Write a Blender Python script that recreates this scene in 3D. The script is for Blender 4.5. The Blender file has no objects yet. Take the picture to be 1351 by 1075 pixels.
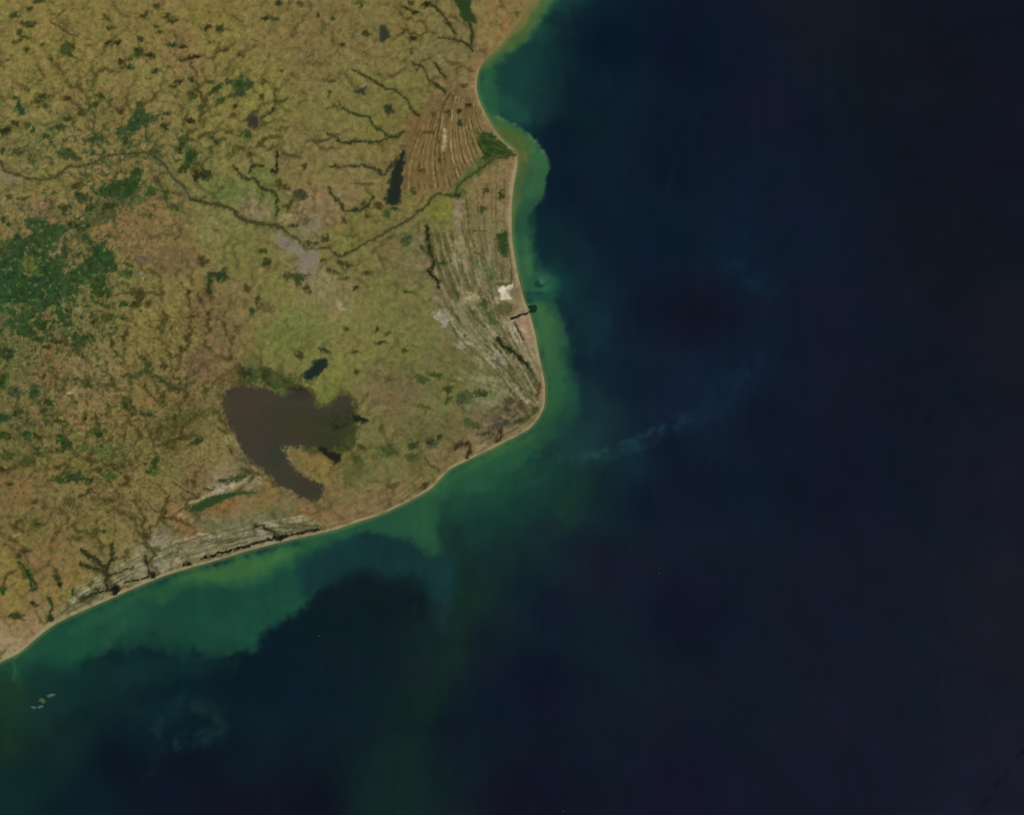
import bpy, math, random
import numpy as np

sc = bpy.context.scene
col = sc.collection
random.seed(7)

# ---------------------------------------------------------------- camera, sky, sun
# 1 Blender unit = 1 km.  S = km on the ground for one map unit of the tables below.
S = 0.25
def wx(x): return (np.asarray(x, float) - 675.5) * S
def wy(y): return (537.5 - np.asarray(y, float)) * S

ALT = 705.0                                    # altitude of the satellite, km
cam_d = bpy.data.cameras.new('camera')
cam = bpy.data.objects.new('camera', cam_d); col.objects.link(cam)
cam.location = (0, 0, ALT); cam.rotation_euler = (0, 0, 0)
cam_d.sensor_width = 36.0; cam_d.sensor_fit = 'HORIZONTAL'
cam_d.lens = 36.0 * ALT / (1351 * S)
cam_d.clip_start = 1.0; cam_d.clip_end = 6000.0
sc.camera = cam

SUN_EL, SUN_AZ = math.radians(52), math.radians(58)      # azimuth clockwise from north: morning sun from the north-east
w = bpy.data.worlds.new('World'); sc.world = w; w.use_nodes = True
nt = w.node_tree; bg = nt.nodes['Background']
sky = nt.nodes.new('ShaderNodeTexSky'); sky.sky_type = 'NISHITA'; sky.sun_disc = False
sky.sun_elevation = SUN_EL; sky.sun_rotation = SUN_AZ
nt.links.new(sky.outputs[0], bg.inputs[0]); bg.inputs[1].default_value = 0.06
sun_d = bpy.data.lights.new('sun', 'SUN'); sun_d.energy = 3.2; sun_d.angle = math.radians(0.5)
sun_d.color = (1.0, 0.97, 0.92)
sun = bpy.data.objects.new('sun', sun_d); col.objects.link(sun)
sun.rotation_euler = (math.pi/2 - SUN_EL, 0, math.pi - SUN_AZ)
sun.location = (100, 60, 300)
sc.view_settings.view_transform = 'Standard'; sc.view_settings.look = 'None'
sc.view_settings.exposure = 0.0; sc.view_settings.gamma = 1.0
sc.view_settings.use_curve_mapping = False

# ---------------------------------------------------------------- numeric helpers
def perlin(X, Y, scale, seed):
    rs = np.random.RandomState(seed)
    N = 256
    ang = rs.rand(N, N) * 2 * np.pi
    gx, gy = np.cos(ang), np.sin(ang)
    x = X / scale + 1000.37; y = Y / scale + 1000.71
    xi = np.floor(x).astype(np.int64); yi = np.floor(y).astype(np.int64)
    xf = x - xi; yf = y - yi
    u = xf*xf*xf*(xf*(xf*6-15)+10); v = yf*yf*yf*(yf*(yf*6-15)+10)
    def g(ix, iy, dx, dy):
        a = (iy % N); b = (ix % N)
        return gx[a, b]*dx + gy[a, b]*dy
    n00 = g(xi, yi, xf, yf); n10 = g(xi+1, yi, xf-1, yf)
    n01 = g(xi, yi+1, xf, yf-1); n11 = g(xi+1, yi+1, xf-1, yf-1)
    return ((n00*(1-u)+n10*u)*(1-v) + (n01*(1-u)+n11*u)*v) * 1.5

def fbm(X, Y, scale, octv, seed, gain=0.5):
    out = 0; a = 1.0
    for i in range(octv):
        out = out + a*perlin(X, Y, scale/(2.0**i), seed+i*17); a *= gain
    return out

def sstep(a, b, x):
    t = np.clip((x-a)/(b-a), 0, 1); return t*t*(3-2*t)

def catmull(P, n=6, closed=False):
    P = np.array(P, float); m = len(P); out = []
    rng = range(m) if closed else range(m-1)
    for i in rng:
        if closed: p0, p1, p2, p3 = P[(i-1) % m], P[i], P[(i+1) % m], P[(i+2) % m]
        else: p0, p1, p2, p3 = P[max(i-1, 0)], P[i], P[i+1], P[min(i+2, m-1)]
        for k in range(n):
            t = k/n
            out.append(0.5*((2*p1)+(-p0+p2)*t+(2*p0-5*p1+4*p2-p3)*t*t+(-p0+3*p1-3*p2+p3)*t**3))
    if not closed: out.append(P[-1])
    return np.array(out)

def seg_dist(X, Y, P, closed):
    d = np.full(X.shape, 1e9)
    m = len(P)
    for i in range(m if closed else m-1):
        a = P[i]; b = P[(i+1) % m]; ab = b-a; L = ab@ab
        if L < 1e-9: continue
        t = np.clip(((X-a[0])*ab[0]+(Y-a[1])*ab[1])/L, 0, 1)
        dd = (X-a[0]-t*ab[0])**2+(Y-a[1]-t*ab[1])**2
        np.minimum(d, dd, out=d)
    return np.sqrt(d)

def inside(X, Y, P):
    ins = np.zeros(X.shape, bool); m = len(P)
    for i in range(m):
        x1, y1 = P[i]; x2, y2 = P[(i+1) % m]
        if y1 == y2: continue
        c = ((y1 > Y) != (y2 > Y)) & (X < (x2-x1)*(Y-y1)/(y2-y1)+x1)
        ins ^= c
    return ins

class Raster:
    """A regular map of ground cover: colour in display values, blended in place."""
    def __init__(s, x0, x1, y0, y1, step):
        s.step = step
        s.xs = np.arange(x0, x1+step/2, step); s.ys = np.arange(y0, y1+step/2, step)
        s.X, s.Y = np.meshgrid(s.xs, s.ys)
        s.C = np.zeros(s.X.shape+(3,)); s.XW = s.X; s.YW = s.Y; s.NZ = None; s.NB = None
    def warp(s, parts):
        dx = 0; dy = 0
        for amp, scale, seed in parts:
            dx = dx + amp*fbm(s.X, s.Y, scale, 2, seed); dy = dy + amp*fbm(s.X, s.Y, scale, 2, seed+5)
        s.XW = s.X+dx; s.YW = s.Y+dy
    def win(s, bx0, by0, bx1, by1):
        i0 = max(0, int((by0-s.ys[0])/s.step)-1); i1 = min(len(s.ys), int((by1-s.ys[0])/s.step)+3)
        j0 = max(0, int((bx0-s.xs[0])/s.step)-1); j1 = min(len(s.xs), int((bx1-s.xs[0])/s.step)+3)
        return slice(i0, max(i0, i1)), slice(j0, max(j0, j1))
    def blend(s, sl, w, c):
        s.C[sl] = s.C[sl]*(1-w[..., None]) + np.array(c, float)*w[..., None]
    def poly(s, P, c, soft=1.0, alpha=1.0, smooth=True, rag=1.0, ragb=0.0):
        P = catmull(P, 4, True) if smooth else np.array(P, float)
        m = soft+8
        sl = s.win(P[:, 0].min()-m, P[:, 1].min()-m, P[:, 0].max()+m, P[:, 1].max()+m)
        X, Y = s.XW[sl], s.YW[sl]
        if X.size == 0: return sl, X
        d = seg_dist(X, Y, P, True); d = np.where(inside(X, Y, P), d, -d)
        if s.NZ is not None: d = d+rag*1.6*s.NZ[sl]+ragb*s.NB[sl]
        w = sstep(-soft, soft, d)*alpha
        if c is not None: s.blend(sl, w, c)
        return sl, d
    def line(s, P, wd, c, soft=1.0, alpha=1.0, n=5, wf=0.6, mod=None, rag=1.0):
        P = catmull(P, n)
        m = soft+wd+8
        sl = s.win(P[:, 0].min()-m, P[:, 1].min()-m, P[:, 0].max()+m, P[:, 1].max()+m)
        X = s.XW[sl]*wf+s.X[sl]*(1-wf); Y = s.YW[sl]*wf+s.Y[sl]*(1-wf)
        if X.size == 0: return sl, X
        d = wd/2-seg_dist(X, Y, P, False)
        if s.NZ is not None: d = d+rag*min(wd*.26, 1.6)*s.NZ[sl]
        w = sstep(-soft, soft, d)*alpha
        if mod is not None: w = w*mod[sl]
        if c is not None: s.blend(sl, w, c)
        return sl, d
    def blob(s, x, y, rx, ry, c, ang=0, soft=1.2, alpha=1.0, rag=1.0):
        m = max(rx, ry)*1.6+soft+6
        sl = s.win(x-m, y-m, x+m, y+m)
        X, Y = s.XW[sl]-x, s.YW[sl]-y
        if X.size == 0: return sl, X
        ca, sa = math.cos(ang), math.sin(ang)
        u = (X*ca+Y*sa)/rx; v = (-X*sa+Y*ca)/ry
        r = np.sqrt(u*u+v*v)
        d = (1-r)*min(rx, ry)
        if s.NZ is not None: d = d+rag*min(rx, ry, 6)*.42*s.NZ[sl]
        w = sstep(-soft, soft, d)*alpha
        if c is not None: s.blend(sl, w, c)
        return sl, d

def idw(X, Y, pts, power=2.6, floor=14.0):
    out = np.zeros(X.shape+(3,)); ws = np.zeros(X.shape)
    for x, y, r, g, b in pts:
        w_ = 1.0/(((X-x)**2+(Y-y)**2+floor**2)**(power/2))
        ws += w_
        out += w_[..., None]*np.array([r, g, b], float)
    return out/ws[..., None]

GAIN = np.array([0.95, 0.962, 1.0])
GAIN_W = np.array([0.95, 0.962, 1.0])
ADD_W = np.array([0.0010, 0.0013, 0.0020])
def to_albedo(C, gain=None, add=None):
    c = np.clip(C, 0, 255)/255.0
    lin = np.where(c <= 0.04045, c/12.92, ((c+0.055)/1.055)**2.4)
    if add is not None: lin = np.maximum(lin-add, 0.0004)
    return np.clip(lin/(GAIN if gain is None else gain), 0, 0.9)

# ---------------------------------------------------------------- materials
def mat(name, rough, spec, scale=2.0, amp=0.12, bump=0.0, attr='cover'):
    m = bpy.data.materials.new(name); m.use_nodes = True; n = m.node_tree.nodes; l = m.node_tree.links
    b = n['Principled BSDF']; b.inputs['Roughness'].default_value = rough
    b.inputs['Specular IOR Level'].default_value = spec
    a = n.new('ShaderNodeVertexColor'); a.layer_name = attr
    g = n.new('ShaderNodeNewGeometry')
    t = n.new('ShaderNodeTexNoise'); t.inputs['Scale'].default_value = scale; t.inputs['Detail'].default_value = 5
    l.new(g.outputs['Position'], t.inputs['Vector'])
    r = n.new('ShaderNodeMapRange'); r.inputs[1].default_value = 0.25; r.inputs[2].default_value = 0.75
    r.inputs[3].default_value = 1-amp; r.inputs[4].default_value = 1+amp
    l.new(t.outputs[0], r.inputs[0])
    x = n.new('ShaderNodeVectorMath'); x.operation = 'MULTIPLY'
    l.new(a.outputs['Color'], x.inputs[0]); l.new(r.outputs[0], x.inputs[1])
    l.new(x.outputs[0], b.inputs['Base Color'])
    if bump:
        bp = n.new('ShaderNodeBump'); bp.inputs['Strength'].default_value = bump; bp.inputs['Distance'].default_value = 0.05
        l.new(t.outputs[0], bp.inputs['Height']); l.new(bp.outputs[0], b.inputs['Normal'])
    return m
M_LAND = mat('dry_grassland', 1.0, 0.05, 0.9, 0.06)
M_WOOD = mat('leafy_canopy', 1.0, 0.05, 1.6, 0.14, 0.4)
M_WATER = mat('turbid_inland_water', 0.15, 0.12, 0.5, 0.04)
M_SEA = mat('sea_water', 0.12, 0.12, 0.05, 0.03)
M_SAND = mat('sand', 1.0, 0.05, 2.0, 0.08)
M_BUILT = mat('built_up_ground', 1.0, 0.1, 3.0, 0.15)

def mesh_obj(name, V, F, cols, m):
    me = bpy.data.meshes.new(name)
    V = np.asarray(V, np.float32); F = np.asarray(F, np.int32)
    me.vertices.add(len(V)); me.vertices.foreach_set('co', V.ravel())
    me.loops.add(F.size); me.loops.foreach_set('vertex_index', F.ravel())
    k = F.shape[1]
    me.polygons.add(len(F)); me.polygons.foreach_set('loop_start', np.arange(0, F.size, k, dtype=np.int32))
    me.polygons.foreach_set('use_smooth', np.ones(len(F), bool))
    me.update(calc_edges=True)
    at = me.color_attributes.new('cover', 'FLOAT_COLOR', 'POINT')
    at.data.foreach_set('color', np.concatenate([cols, np.ones((len(cols), 1))], 1).astype(np.float32).ravel())
    me.materials.append(m)
    o = bpy.data.objects.new(name, me); col.objects.link(o)
    return o
def tag(o, label=None, cat=None, group=None, kind=None):
    if label: o['label'] = label
    if cat: o['category'] = cat
    if group: o['group'] = group
    if kind: o['kind'] = kind
    return o

# ---------------------------------------------------------------- coastline
COAST = [(1100,-2600),(960,-700),(850,-260),(765,-80),(728,-30),(704,0),(694,14),(678,38),(662,58),(645,74),(634,88),(630,102),(629,117),
 (632,131),(638,145),(647,162),(660,181),(671,191),(680,199),(683,209),(682,222),(679,240),(676,260),(675,280),(675,300),(676,318),
 (679,338),(682,356),(687,378),(692,396),(698,412),(702,424),(706,440),(710,462),(713.5,480),(717.5,498),(719.5,517),(718,535),
 (713,547),(706,557),(696,567),(680,576),(660,586),(638,597),(615,608),(591,621),(570,643),(543,659),(510,675),(474,688),(436,700),
 (400,708),(367,716),(328,726),(289,738),(250,749),(215,760),(176,776),(147,789),(117,802),(88,815),(68,826),(45,844),(25,861),
 (0,873),(-50,896),(-160,940),(-420,1100),(-1200,1900),(-2600,2600)]
COAST_S = catmull(COAST, 4)
LAND_POLY = np.vstack([COAST_S, [(-2600, 2600), (-2600, -2600), (1100, -2600)]])

R = Raster(-45, 770, -45, 925, 1.1)
R.warp([(2.2, 9, 11), (1.2, 3.6, 31)])
R.NZ = fbm(R.X, R.Y, 4.6, 3, 41, .7); R.NB = fbm(R.X, R.Y, 22, 4, 47, .65)
near = [p for p in COAST_S if -120 < p[0] < 900 and -150 < p[1] < 1000]
d_c = seg_dist(R.X, R.Y, np.array(near), False)
SD = np.where(inside(R.X, R.Y, LAND_POLY), d_c, -d_c)       # > 0 on land

# ---------------------------------------------------------------- land cover: broad tints
LC = [
(50,50,120,106,62),(130,30,114,102,60),(200,50,118,102,62),(280,30,116,104,58),(350,50,114,102,62),(420,40,110,96,62),(480,60,110,98,62),(570,60,106,98,62),(660,30,118,100,64),
(540,20,112,100,60),(610,80,108,98,66),(640,90,122,98,66),(20,100,116,104,62),(50,130,118,106,64),(150,140,114,100,62),(100,90,118,104,62),(210,100,114,106,64),(230,75,122,98,66),(300,150,114,104,60),(340,120,114,108,58),(420,100,110,98,62),(420,150,108,102,60),(500,160,106,100,56),
(480,120,108,102,60),(530,130,106,100,58),(560,170,106,88,56),(600,190,112,94,62),(620,160,112,96,66),(640,140,120,102,70),(50,190,104,98,62),(110,165,116,100,64),(110,232,120,104,66),(60,250,116,106,62),(20,262,116,102,68),(60,275,112,92,66),
(150,285,112,92,62),(200,290,112,94,64),(190,320,112,94,66),(230,345,104,88,62),(250,310,112,98,62),(300,225,110,102,60),(300,250,94,102,58),(350,250,92,102,56),(335,268,118,104,82),(280,310,108,104,64),(310,320,104,104,58),(330,345,104,100,60),
(430,230,112,102,62),(420,200,112,100,66),(380,240,112,98,62),(430,262,124,102,78),(420,275,116,98,74),(470,300,106,98,56),(460,320,108,104,58),(520,340,108,94,62),(500,370,106,98,60),(560,340,112,98,70),(585,275,106,104,52),(565,235,110,90,58),(600,320,108,94,62),(650,250,112,96,66),(650,290,108,98,68),(668,280,122,102,76),(660,225,116,98,70),
(600,370,106,88,66),(640,380,108,92,66),(180,370,108,100,62),(220,400,114,102,62),(250,380,114,102,62),(270,400,112,90,66),(310,390,110,96,66),(360,390,104,100,58),(400,400,108,104,62),(420,380,114,106,76),(450,400,116,108,72),(500,400,104,100,58),(540,400,108,98,60),(560,440,104,98,60),(610,430,112,102,76),
(380,440,96,104,56),(400,420,102,106,60),(470,460,110,106,60),(440,500,104,106,56),(280,430,106,90,64),(250,440,112,100,62),(220,460,112,102,60),(110,410,98,94,60),(150,430,106,96,62),(190,420,112,102,62),(60,500,100,84,58),(20,480,94,92,58),(120,500,114,98,72),(120,530,116,96,68),(105,545,118,98,68),
(160,550,108,92,62),(190,530,112,96,64),(230,540,104,90,58),(260,480,104,86,64),(250,560,92,84,54),(150,600,96,94,58),(60,560,102,88,60),(20,590,96,88,56),(100,610,104,96,58),(50,600,108,96,60),(30,645,110,88,60),(60,660,102,90,60),(90,640,108,94,62),(130,660,104,90,60),(130,700,106,96,60),(220,620,104,98,62),(190,640,110,98,64),(270,600,118,106,68),(260,625,110,90,66),
(40,700,104,92,56),(60,740,116,92,64),(70,720,112,92,62),(110,760,116,98,60),(80,790,118,102,58),(20,760,118,102,58),(20,800,116,100,60),(40,825,128,104,80),(15,855,136,118,92),(60,808,122,104,76),(180,700,110,96,62),(210,740,124,116,100),(200,720,116,110,92),(110,795,118,112,92),(240,715,102,98,76),(280,705,98,98,74),(320,700,98,98,76),(350,702,120,112,98),(250,700,114,88,64),(240,690,120,94,64),
(300,668,118,90,62),(350,662,110,90,58),(380,675,104,96,66),(350,680,94,94,66),(400,680,112,92,66),(440,670,112,94,66),(450,650,104,92,60),(430,620,114,98,60),(470,620,90,92,52),(500,570,104,96,60),(490,600,100,94,58),(480,530,110,100,64),(500,520,106,90,66),(540,510,104,88,62),(520,530,102,86,60),(560,570,94,86,54),(600,560,100,88,58),
(520,620,100,92,58),(550,610,98,86,54),(580,600,112,94,64),(640,500,104,98,66),(600,500,100,96,56),(575,530,102,96,58),(640,520,112,108,80),(690,500,116,104,80),(690,470,128,110,90),(650,430,108,100,76),(590,470,104,92,60),(540,460,106,102,58),(530,640,114,96,64),(500,660,114,94,66),(640,560,106,88,66),(680,560,116,96,70),(630,590,114,96,72),
(685,430,146,116,96),(645,400,116,104,82),(340,620,116,106,80),(310,610,110,98,70),(295,640,128,118,98),(320,640,112,100,74),(-30,400,60,70,44),(-30,100,112,100,60),(-30,650,104,92,58)]
R.C = idw(R.XW, R.YW, LC, 3.4, 9.0)

X, Y = R.X, R.Y
def g2(cx, cy, rx, ry): return np.exp(-(((X-cx)/rx)**2+((Y-cy)/ry)**2))
hill = np.clip(1.0*g2(60,360,150,130)+0.95*g2(110,500,170,110)+0.75*g2(120,650,150,90)+0.45*g2(80,100,220,110)+0.3*g2(380,60,260,90)+0.5*g2(200,220,90,90)+0.5*g2(270,440,60,60), 0, 1.1)
wooded = np.clip(0.9*g2(60,370,100,90)+0.30*g2(90,470,120,80)+0.42*g2(150,240,110,60)+0.4*g2(60,580,120,70)+0.3*g2(200,170,130,60)+0.25*g2(60,180,90,60)+0.18*g2(80,60,150,70)+0.15*g2(60,760,80,60), 0, 1)

# ---------------------------------------------------------------- features: soft tints on the land, then named things
GRN = (38,62,36); DGR = (28,50,26); BGR = (30,58,38); OLV = (58,62,34); DRK = (36,36,20); BLK = (22,22,13); GRY = (54,52,36); BRN = (70,54,36)
T = R
WSAVE = (R.XW, R.YW)
R.XW = R.XW+7*fbm(X, Y, 20, 3, 61, .65); R.YW = R.YW+7*fbm(X, Y, 20, 3, 67, .65)
# tints (colour belongs to the soil and the pasture)
for a in [(300,250,26,16,(88,100,56),0.1,10,.7),(350,258,22,14,(90,102,52),0,8,.6),(337,268,11,6,(126,108,90),0.1,3,.8),(285,300,26,20,(112,108,72),-.9,10,.5),(232,343,32,14,(100,84,60),0,6,.7),
 (188,344,11,6,(84,72,66),0,3,.8),(160,300,34,18,(116,92,64),-.3,10,.5),(137,572,12,5,(134,94,62),.2,4,.7),(58,494,14,6,(122,88,60),.1,4,.6),(195,529,16,6,(126,92,64),.3,4,.6),(68,464,12,6,(126,94,62),.2,4,.7),
 (390,440,36,16,(92,100,54),0,9,.6),(430,524,19,11,(88,98,50),0.1,4,.9),(440,508,26,14,(98,102,54),.4,8,.7),(533,484,14,6,(74,86,48),.1,4,.7),(570,457,10,7,(80,88,50),0,4,.6),(600,520,20,6,(92,92,54),0,4,.4),
 (137,592,28,6,(66,84,50),.05,5,.8),(230,556,26,11,(64,68,38),-.2,6,.8),(222,585,26,11,(76,74,44),.4,6,.6),(271,545,22,8,(62,60,34),.15,4,.8),(474,615,14,14,(72,76,44),0,5,.6),(500,595,16,10,(74,80,46),0,5,.6),(462,632,10,7,(66,70,42),.2,4,.6),
 (20,404,28,5,(98,100,64),.05,3,.6),(408,290,22,14,(118,108,84),0,7,.6),(410,372,26,22,(122,112,86),.5,12,.5),(374,287,6,5,(146,130,98),0,2.5,.8),(15,236,13,5,(124,112,96),.2,3,.8),
 (605,275,6,15,(130,114,94),0,3,.75),(602,323,6,3,(144,126,106),0,2,.8),(601,340,5,6,(142,128,104),.7,2,.8),(624,393,7,5,(152,136,106),0,2,.85),(613,453,6,6,(150,136,110),0,2,.8),(584,417,10,9,(132,124,106),.5,3,.9),(578,417,3,3,(158,150,136),0,1.5,.8),(585,426,3,2.5,(160,150,134),0,1.5,.8),
 (654,466,7,4,(150,142,124),.7,2,.85),(664,470,7,12,(120,116,102),-.7,3,.7),(678,433,4,7,(160,136,128),-.4,2,.85),(693,431,5,12,(158,128,104),-.2,3,.85),(680,440,7,6,(154,132,116),0,3,.6),(668,423,9,6,(140,120,96),0,3,.7),(650,405,8,5,(136,120,96),.2,3,.6),
 (677,537,30,13,(92,76,60),-.3,6,.65),(660,556,26,10,(92,78,64),-.3,5,.6),(632,590,8,5,(150,126,104),-.3,2,.7),(560,480,30,10,(100,90,60),0,6,.4),(650,362,11,15,(66,82,50),0,3,.85),(632,346,13,5,(70,80,52),.9,3,.8),(554,374,11,5,(76,80,46),.5,3,.6),
 (606,245,9,8,(66,80,44),0,3,.8),(640,215,16,7,(66,84,40),-.4,4,.8),(634,222,12,6,(54,78,38),-.4,3,.9),(587,272,14,12,(108,106,50),0,5,.6),(540,258,10,12,(94,96,52),.2,5,.5),(562,236,28,16,(110,88,56),0,6,.55),(550,170,16,22,(104,82,52),0,7,.7),
 (408,607,18,6,(114,92,54),.5,5,.7),(427,626,12,6,(110,96,58),.5,4,.6),(392,600,7,10,(110,94,56),-.6,4,.6),(300,668,26,6,(122,90,60),-.25,4,.7),(258,703,14,5,(122,88,60),-.1,4,.7),(400,682,28,9,(116,90,62),-.25,5,.7),(450,672,34,6,(118,94,68),-.35,4,.6),(357,640,14,6,(126,98,62),.6,4,.7),
 (295,641,13,5,(148,132,120),-.3,2.5,.8),(300,690,18,7,(84,92,66),-.1,5,.6),(370,680,22,7,(74,82,56),-.1,5,.6),(270,690,16,9,(84,90,66),0,5,.6),(355,702,14,4,(138,126,116),-.15,2.5,.8),(340,706,12,2.5,(140,128,114),-.2,2,.6),(208,716,9,6,(132,128,110),0,3,.6),(205,742,20,7,(134,124,106),-.35,4,.7),(219,699,11,12,(100,100,78),0,4,.6),
 (115,785,18,7,(96,100,74),-.4,4,.7),(130,765,9,6,(104,106,84),-.3,3,.7),(150,750,10,6,(92,96,66),-.3,3,.6),(270,728,12,3,(142,130,104),-.3,2,.6),(300,718,16,3,(138,126,100),-.25,2,.6),(244,590,14,6,(122,104,70),.7,4,.5),
 (343,496,42,13,(50,62,36),.1,4,.9),(372,506,28,9,(48,64,34),.25,3,.95),(330,478,12,9,(68,74,46),0,4,.6),(265,488,18,7,(92,76,62),-.55,4,.75),(283,478,14,6,(88,72,56),-.4,4,.6),(288,505,6,6,(66,70,40),0,3,.8),(291,520,5,11,(58,66,34),0,2,.8),(40,350,11,11,(88,92,44),0,4,.8),(91,340,9,6,(102,90,56),.2,3,.7),(50,372,7,4,(104,90,64),.2,2,.6),
 (180,500,5,3,(120,110,104),0,1.5,.5),(95.7,516,3.2,3,(158,144,118),0,1.5,.8),(96,503,2.5,6,(132,124,98),0,1.5,.6),(54,275,6,4,(142,116,98),0,1.5,.7),(187,360,3.5,2,(130,134,112),0,1,.7),(73,336,4,1.5,(120,132,108),0,1,.7),(101,379,3,2,(122,128,98),0,1,.7),(55,373,2,2,(124,120,98),0,1,.7),
 (20.5,702.5,3.5,2.5,(166,148,114),0,1.2,.7),(27,372,3,2,(106,112,78),0,1,.6),(448,406,4,3,(150,128,110),0,1.5,.8),(585,76,5,3.5,(140,126,104),0,2,.6),(629,63,5,7,(130,122,96),0,2.5,.6),(627,86,4,4,(138,92,66),0,2,.7),(612,88,6,5,(126,88,62),0,2.5,.5),(663,32,6,10,(128,84,58),.5,3,.5),(654,50,6,5,(132,88,62),0,3,.5),(27,145,6,4,(62,76,56),0,2,.6),(505,53,5,2.2,(134,130,116),0,1.2,.7),(482,119,2.5,5,(134,124,108),0,1.2,.6),(339,155,3,4,(122,108,94),.6,1.5,.7)]:
    T.blob(a[0],a[1],a[2],a[3],a[4],a[5],a[6],a[7])

R.XW, R.YW = WSAVE
# parallel beach ridges: pale crests and dark swales
RMOD = np.clip(.78+1.1*fbm(X, Y, 14, 3, 555, .6), .05, 1)
def lerp_family(A, B, n, cols, wd, alpha, jit=0.0):
    A = np.array(A, float); B = np.array(B, float)
    for i in range(n):
        t = (i+0.5+random.uniform(-.42, .42))/n
        P = A*(1-t)+B*t
        c = cols[i % len(cols)]
        k0 = random.uniform(0, .25); P[0] = P[0]*(1-k0)+P[1]*k0
        T.line(P, wd*random.uniform(.5, 1.35), c, 1.0, min(1, alpha*random.uniform(.7, 1.35)), wf=.3, mod=RMOD)
PAL = (142,122,86); SWL = (74,62,38); SWD = (58,52,30)
T.poly([(592,112),(612,118),(634,150),(640,180),(622,215),(600,245),(560,252),(534,252),(531,215),(536,180),(556,150)], (100,82,54), 7, .7, ragb=4)
lerp_family([(590,120),(560,160),(540,205),(532,250)], [(600,124),(590,165),(588,205),(598,246)], 15, [SWL,PAL,SWL,(122,96,64)], 2.4, .8)
lerp_family([(600,124),(592,165),(592,205),(602,240)], [(630,132),(632,155),(644,180),(654,196)], 20, [SWL,PAL,SWD,(128,104,72)], 2.0, .85)
lerp_family([(609,262),(612,300),(622,345),(646,400)], [(672,225),(671,280),(670,310),(674,350)], 14, [SWL,(128,108,80)], 1.8, .5)
lerp_family([(560,300),(566,345),(590,400),(652,490)], [(606,300),(622,345),(646,400),(690,478)], 17, [(72,70,40),(138,124,94),(86,78,50)], 3.0, .75)
lerp_family([(612,395),(640,440),(672,480),(708,535)], [(650,392),(668,430),(690,456),(713,505)], 11, [(66,66,36),(144,130,102),(92,84,56)], 3.0, .75)
lerp_family([(560,402),(600,450),(650,492),(696,545)], [(590,398),(625,445),(668,488),(706,530)], 9, [(76,74,44),(132,120,88)], 2.6, .6)
lerp_family([(590,500),(620,510),(655,520),(690,545)], [(610,470),(640,490),(670,505),(700,530)], 7, [(84,78,48),(126,118,86)], 3.0, .5)
lerp_family([(70,815),(140,778),(200,748),(262,725)], [(100,775),(150,752),(205,728),(262,712)], 13, [(152,138,116),(66,70,48),(138,126,104),(74,76,54)], 2.6, .9)
lerp_family([(262,738),(310,722),(360,705),(420,690)], [(262,712),(310,700),(345,690),(400,680)], 9, [(146,134,112),(66,74,50)], 2.6, .75)
lerp_family([(292,568),(306,594),(322,612),(344,632)], [(304,560),(322,594),(336,614),(356,634)], 5, [(150,134,98),(72,66,38),(134,118,84)], 2.2, .7)
lerp_family([(235,668),(262,654),(300,640),(345,622)], [(240,690),(275,668),(310,652),(350,640)], 8, [(142,128,104),(84,84,56)], 2.2, .5)
lerp_family([(425,704),(475,690),(520,668),(560,640)], [(420,690),(470,676),(515,655),(555,625)], 7, [(84,64,42),(130,104,74),(112,82,58)], 1.8, .55)
lerp_family([(640,588),(670,572),(695,556),(708,540)], [(630,575),(660,560),(680,545),(695,525)], 5, [(70,56,40),(124,100,76)], 2.0, .5)
T.line([(587,172),(586,197)], 4.5, (156,138,108), 1.2, .9)
T.line([(584,150),(583,170)], 3, (138,120,90), 1.2, .6)
for P, wd, c, al in [([(566,408),(590,432),(612,452)],7,(124,114,86),.7),([(596,398),(618,424),(640,452),(660,470)],8,(134,122,96),.75),([(612,392),(634,414),(655,442)],5,(128,118,90),.6),([(640,470),(660,480),(676,492)],8,(118,112,90),.6),
 ([(664,412),(680,424),(694,446),(706,478)],6,(140,120,96),.6),([(598,436),(616,446),(640,470),(662,482)],4.5,(64,66,34),.8),([(614,402),(630,422),(648,450)],3,(60,62,34),.8),([(628,400),(642,420),(656,448)],3,(62,62,34),.8),([(594,402),(606,424),(622,440)],3,(68,70,40),.6),
 ([(618,476),(640,486),(660,500)],5,(82,82,50),.6),([(630,498),(655,500),(672,508)],5,(124,120,92),.6),([(672,482),(684,500),(700,520)],4,(86,84,56),.7),([(664,488),(678,508),(690,526)],4,(124,114,90),.6),([(580,476),(600,480),(626,488)],3,(72,68,40),.6),
 ([(676,226),(674,270),(673,310)],4,(136,116,84),.7),([(666,222),(664,262),(664,298)],2.5,(82,70,46),.6),([(656,218),(655,250),(654,292)],2.5,(84,76,48),.5),([(600,262),(604,290),(610,320)],7,(126,112,92),.7),([(612,270),(616,300),(624,322)],4,(122,110,86),.6),
 ([(600,300),(606,330),(612,352),(620,372)],3,(122,110,86),.6),([(588,322),(590,345),(600,372)],2.5,(76,68,42),.6),([(648,300),(650,320),(646,338)],6,(120,108,86),.6),([(640,348),(648,352),(654,358)],7,(112,104,84),.5),([(620,340),(632,352),(640,362)],7,(72,84,56),.7),([(640,362),(646,378),(650,392)],6,(60,78,50),.7),
 ([(656,356),(668,360),(672,370)],6,(98,92,60),.6),([(592,370),(606,376),(620,380)],7,(98,80,58),.5),([(571,392),(580,396),(592,404)],5,(132,112,92),.7),([(640,392),(648,398),(660,404)],4,(126,112,86),.6)]:
    T.line(P, wd*.8, c, 1.2, al, wf=.8, mod=np.clip(RMOD*1.2, 0, 1))
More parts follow.
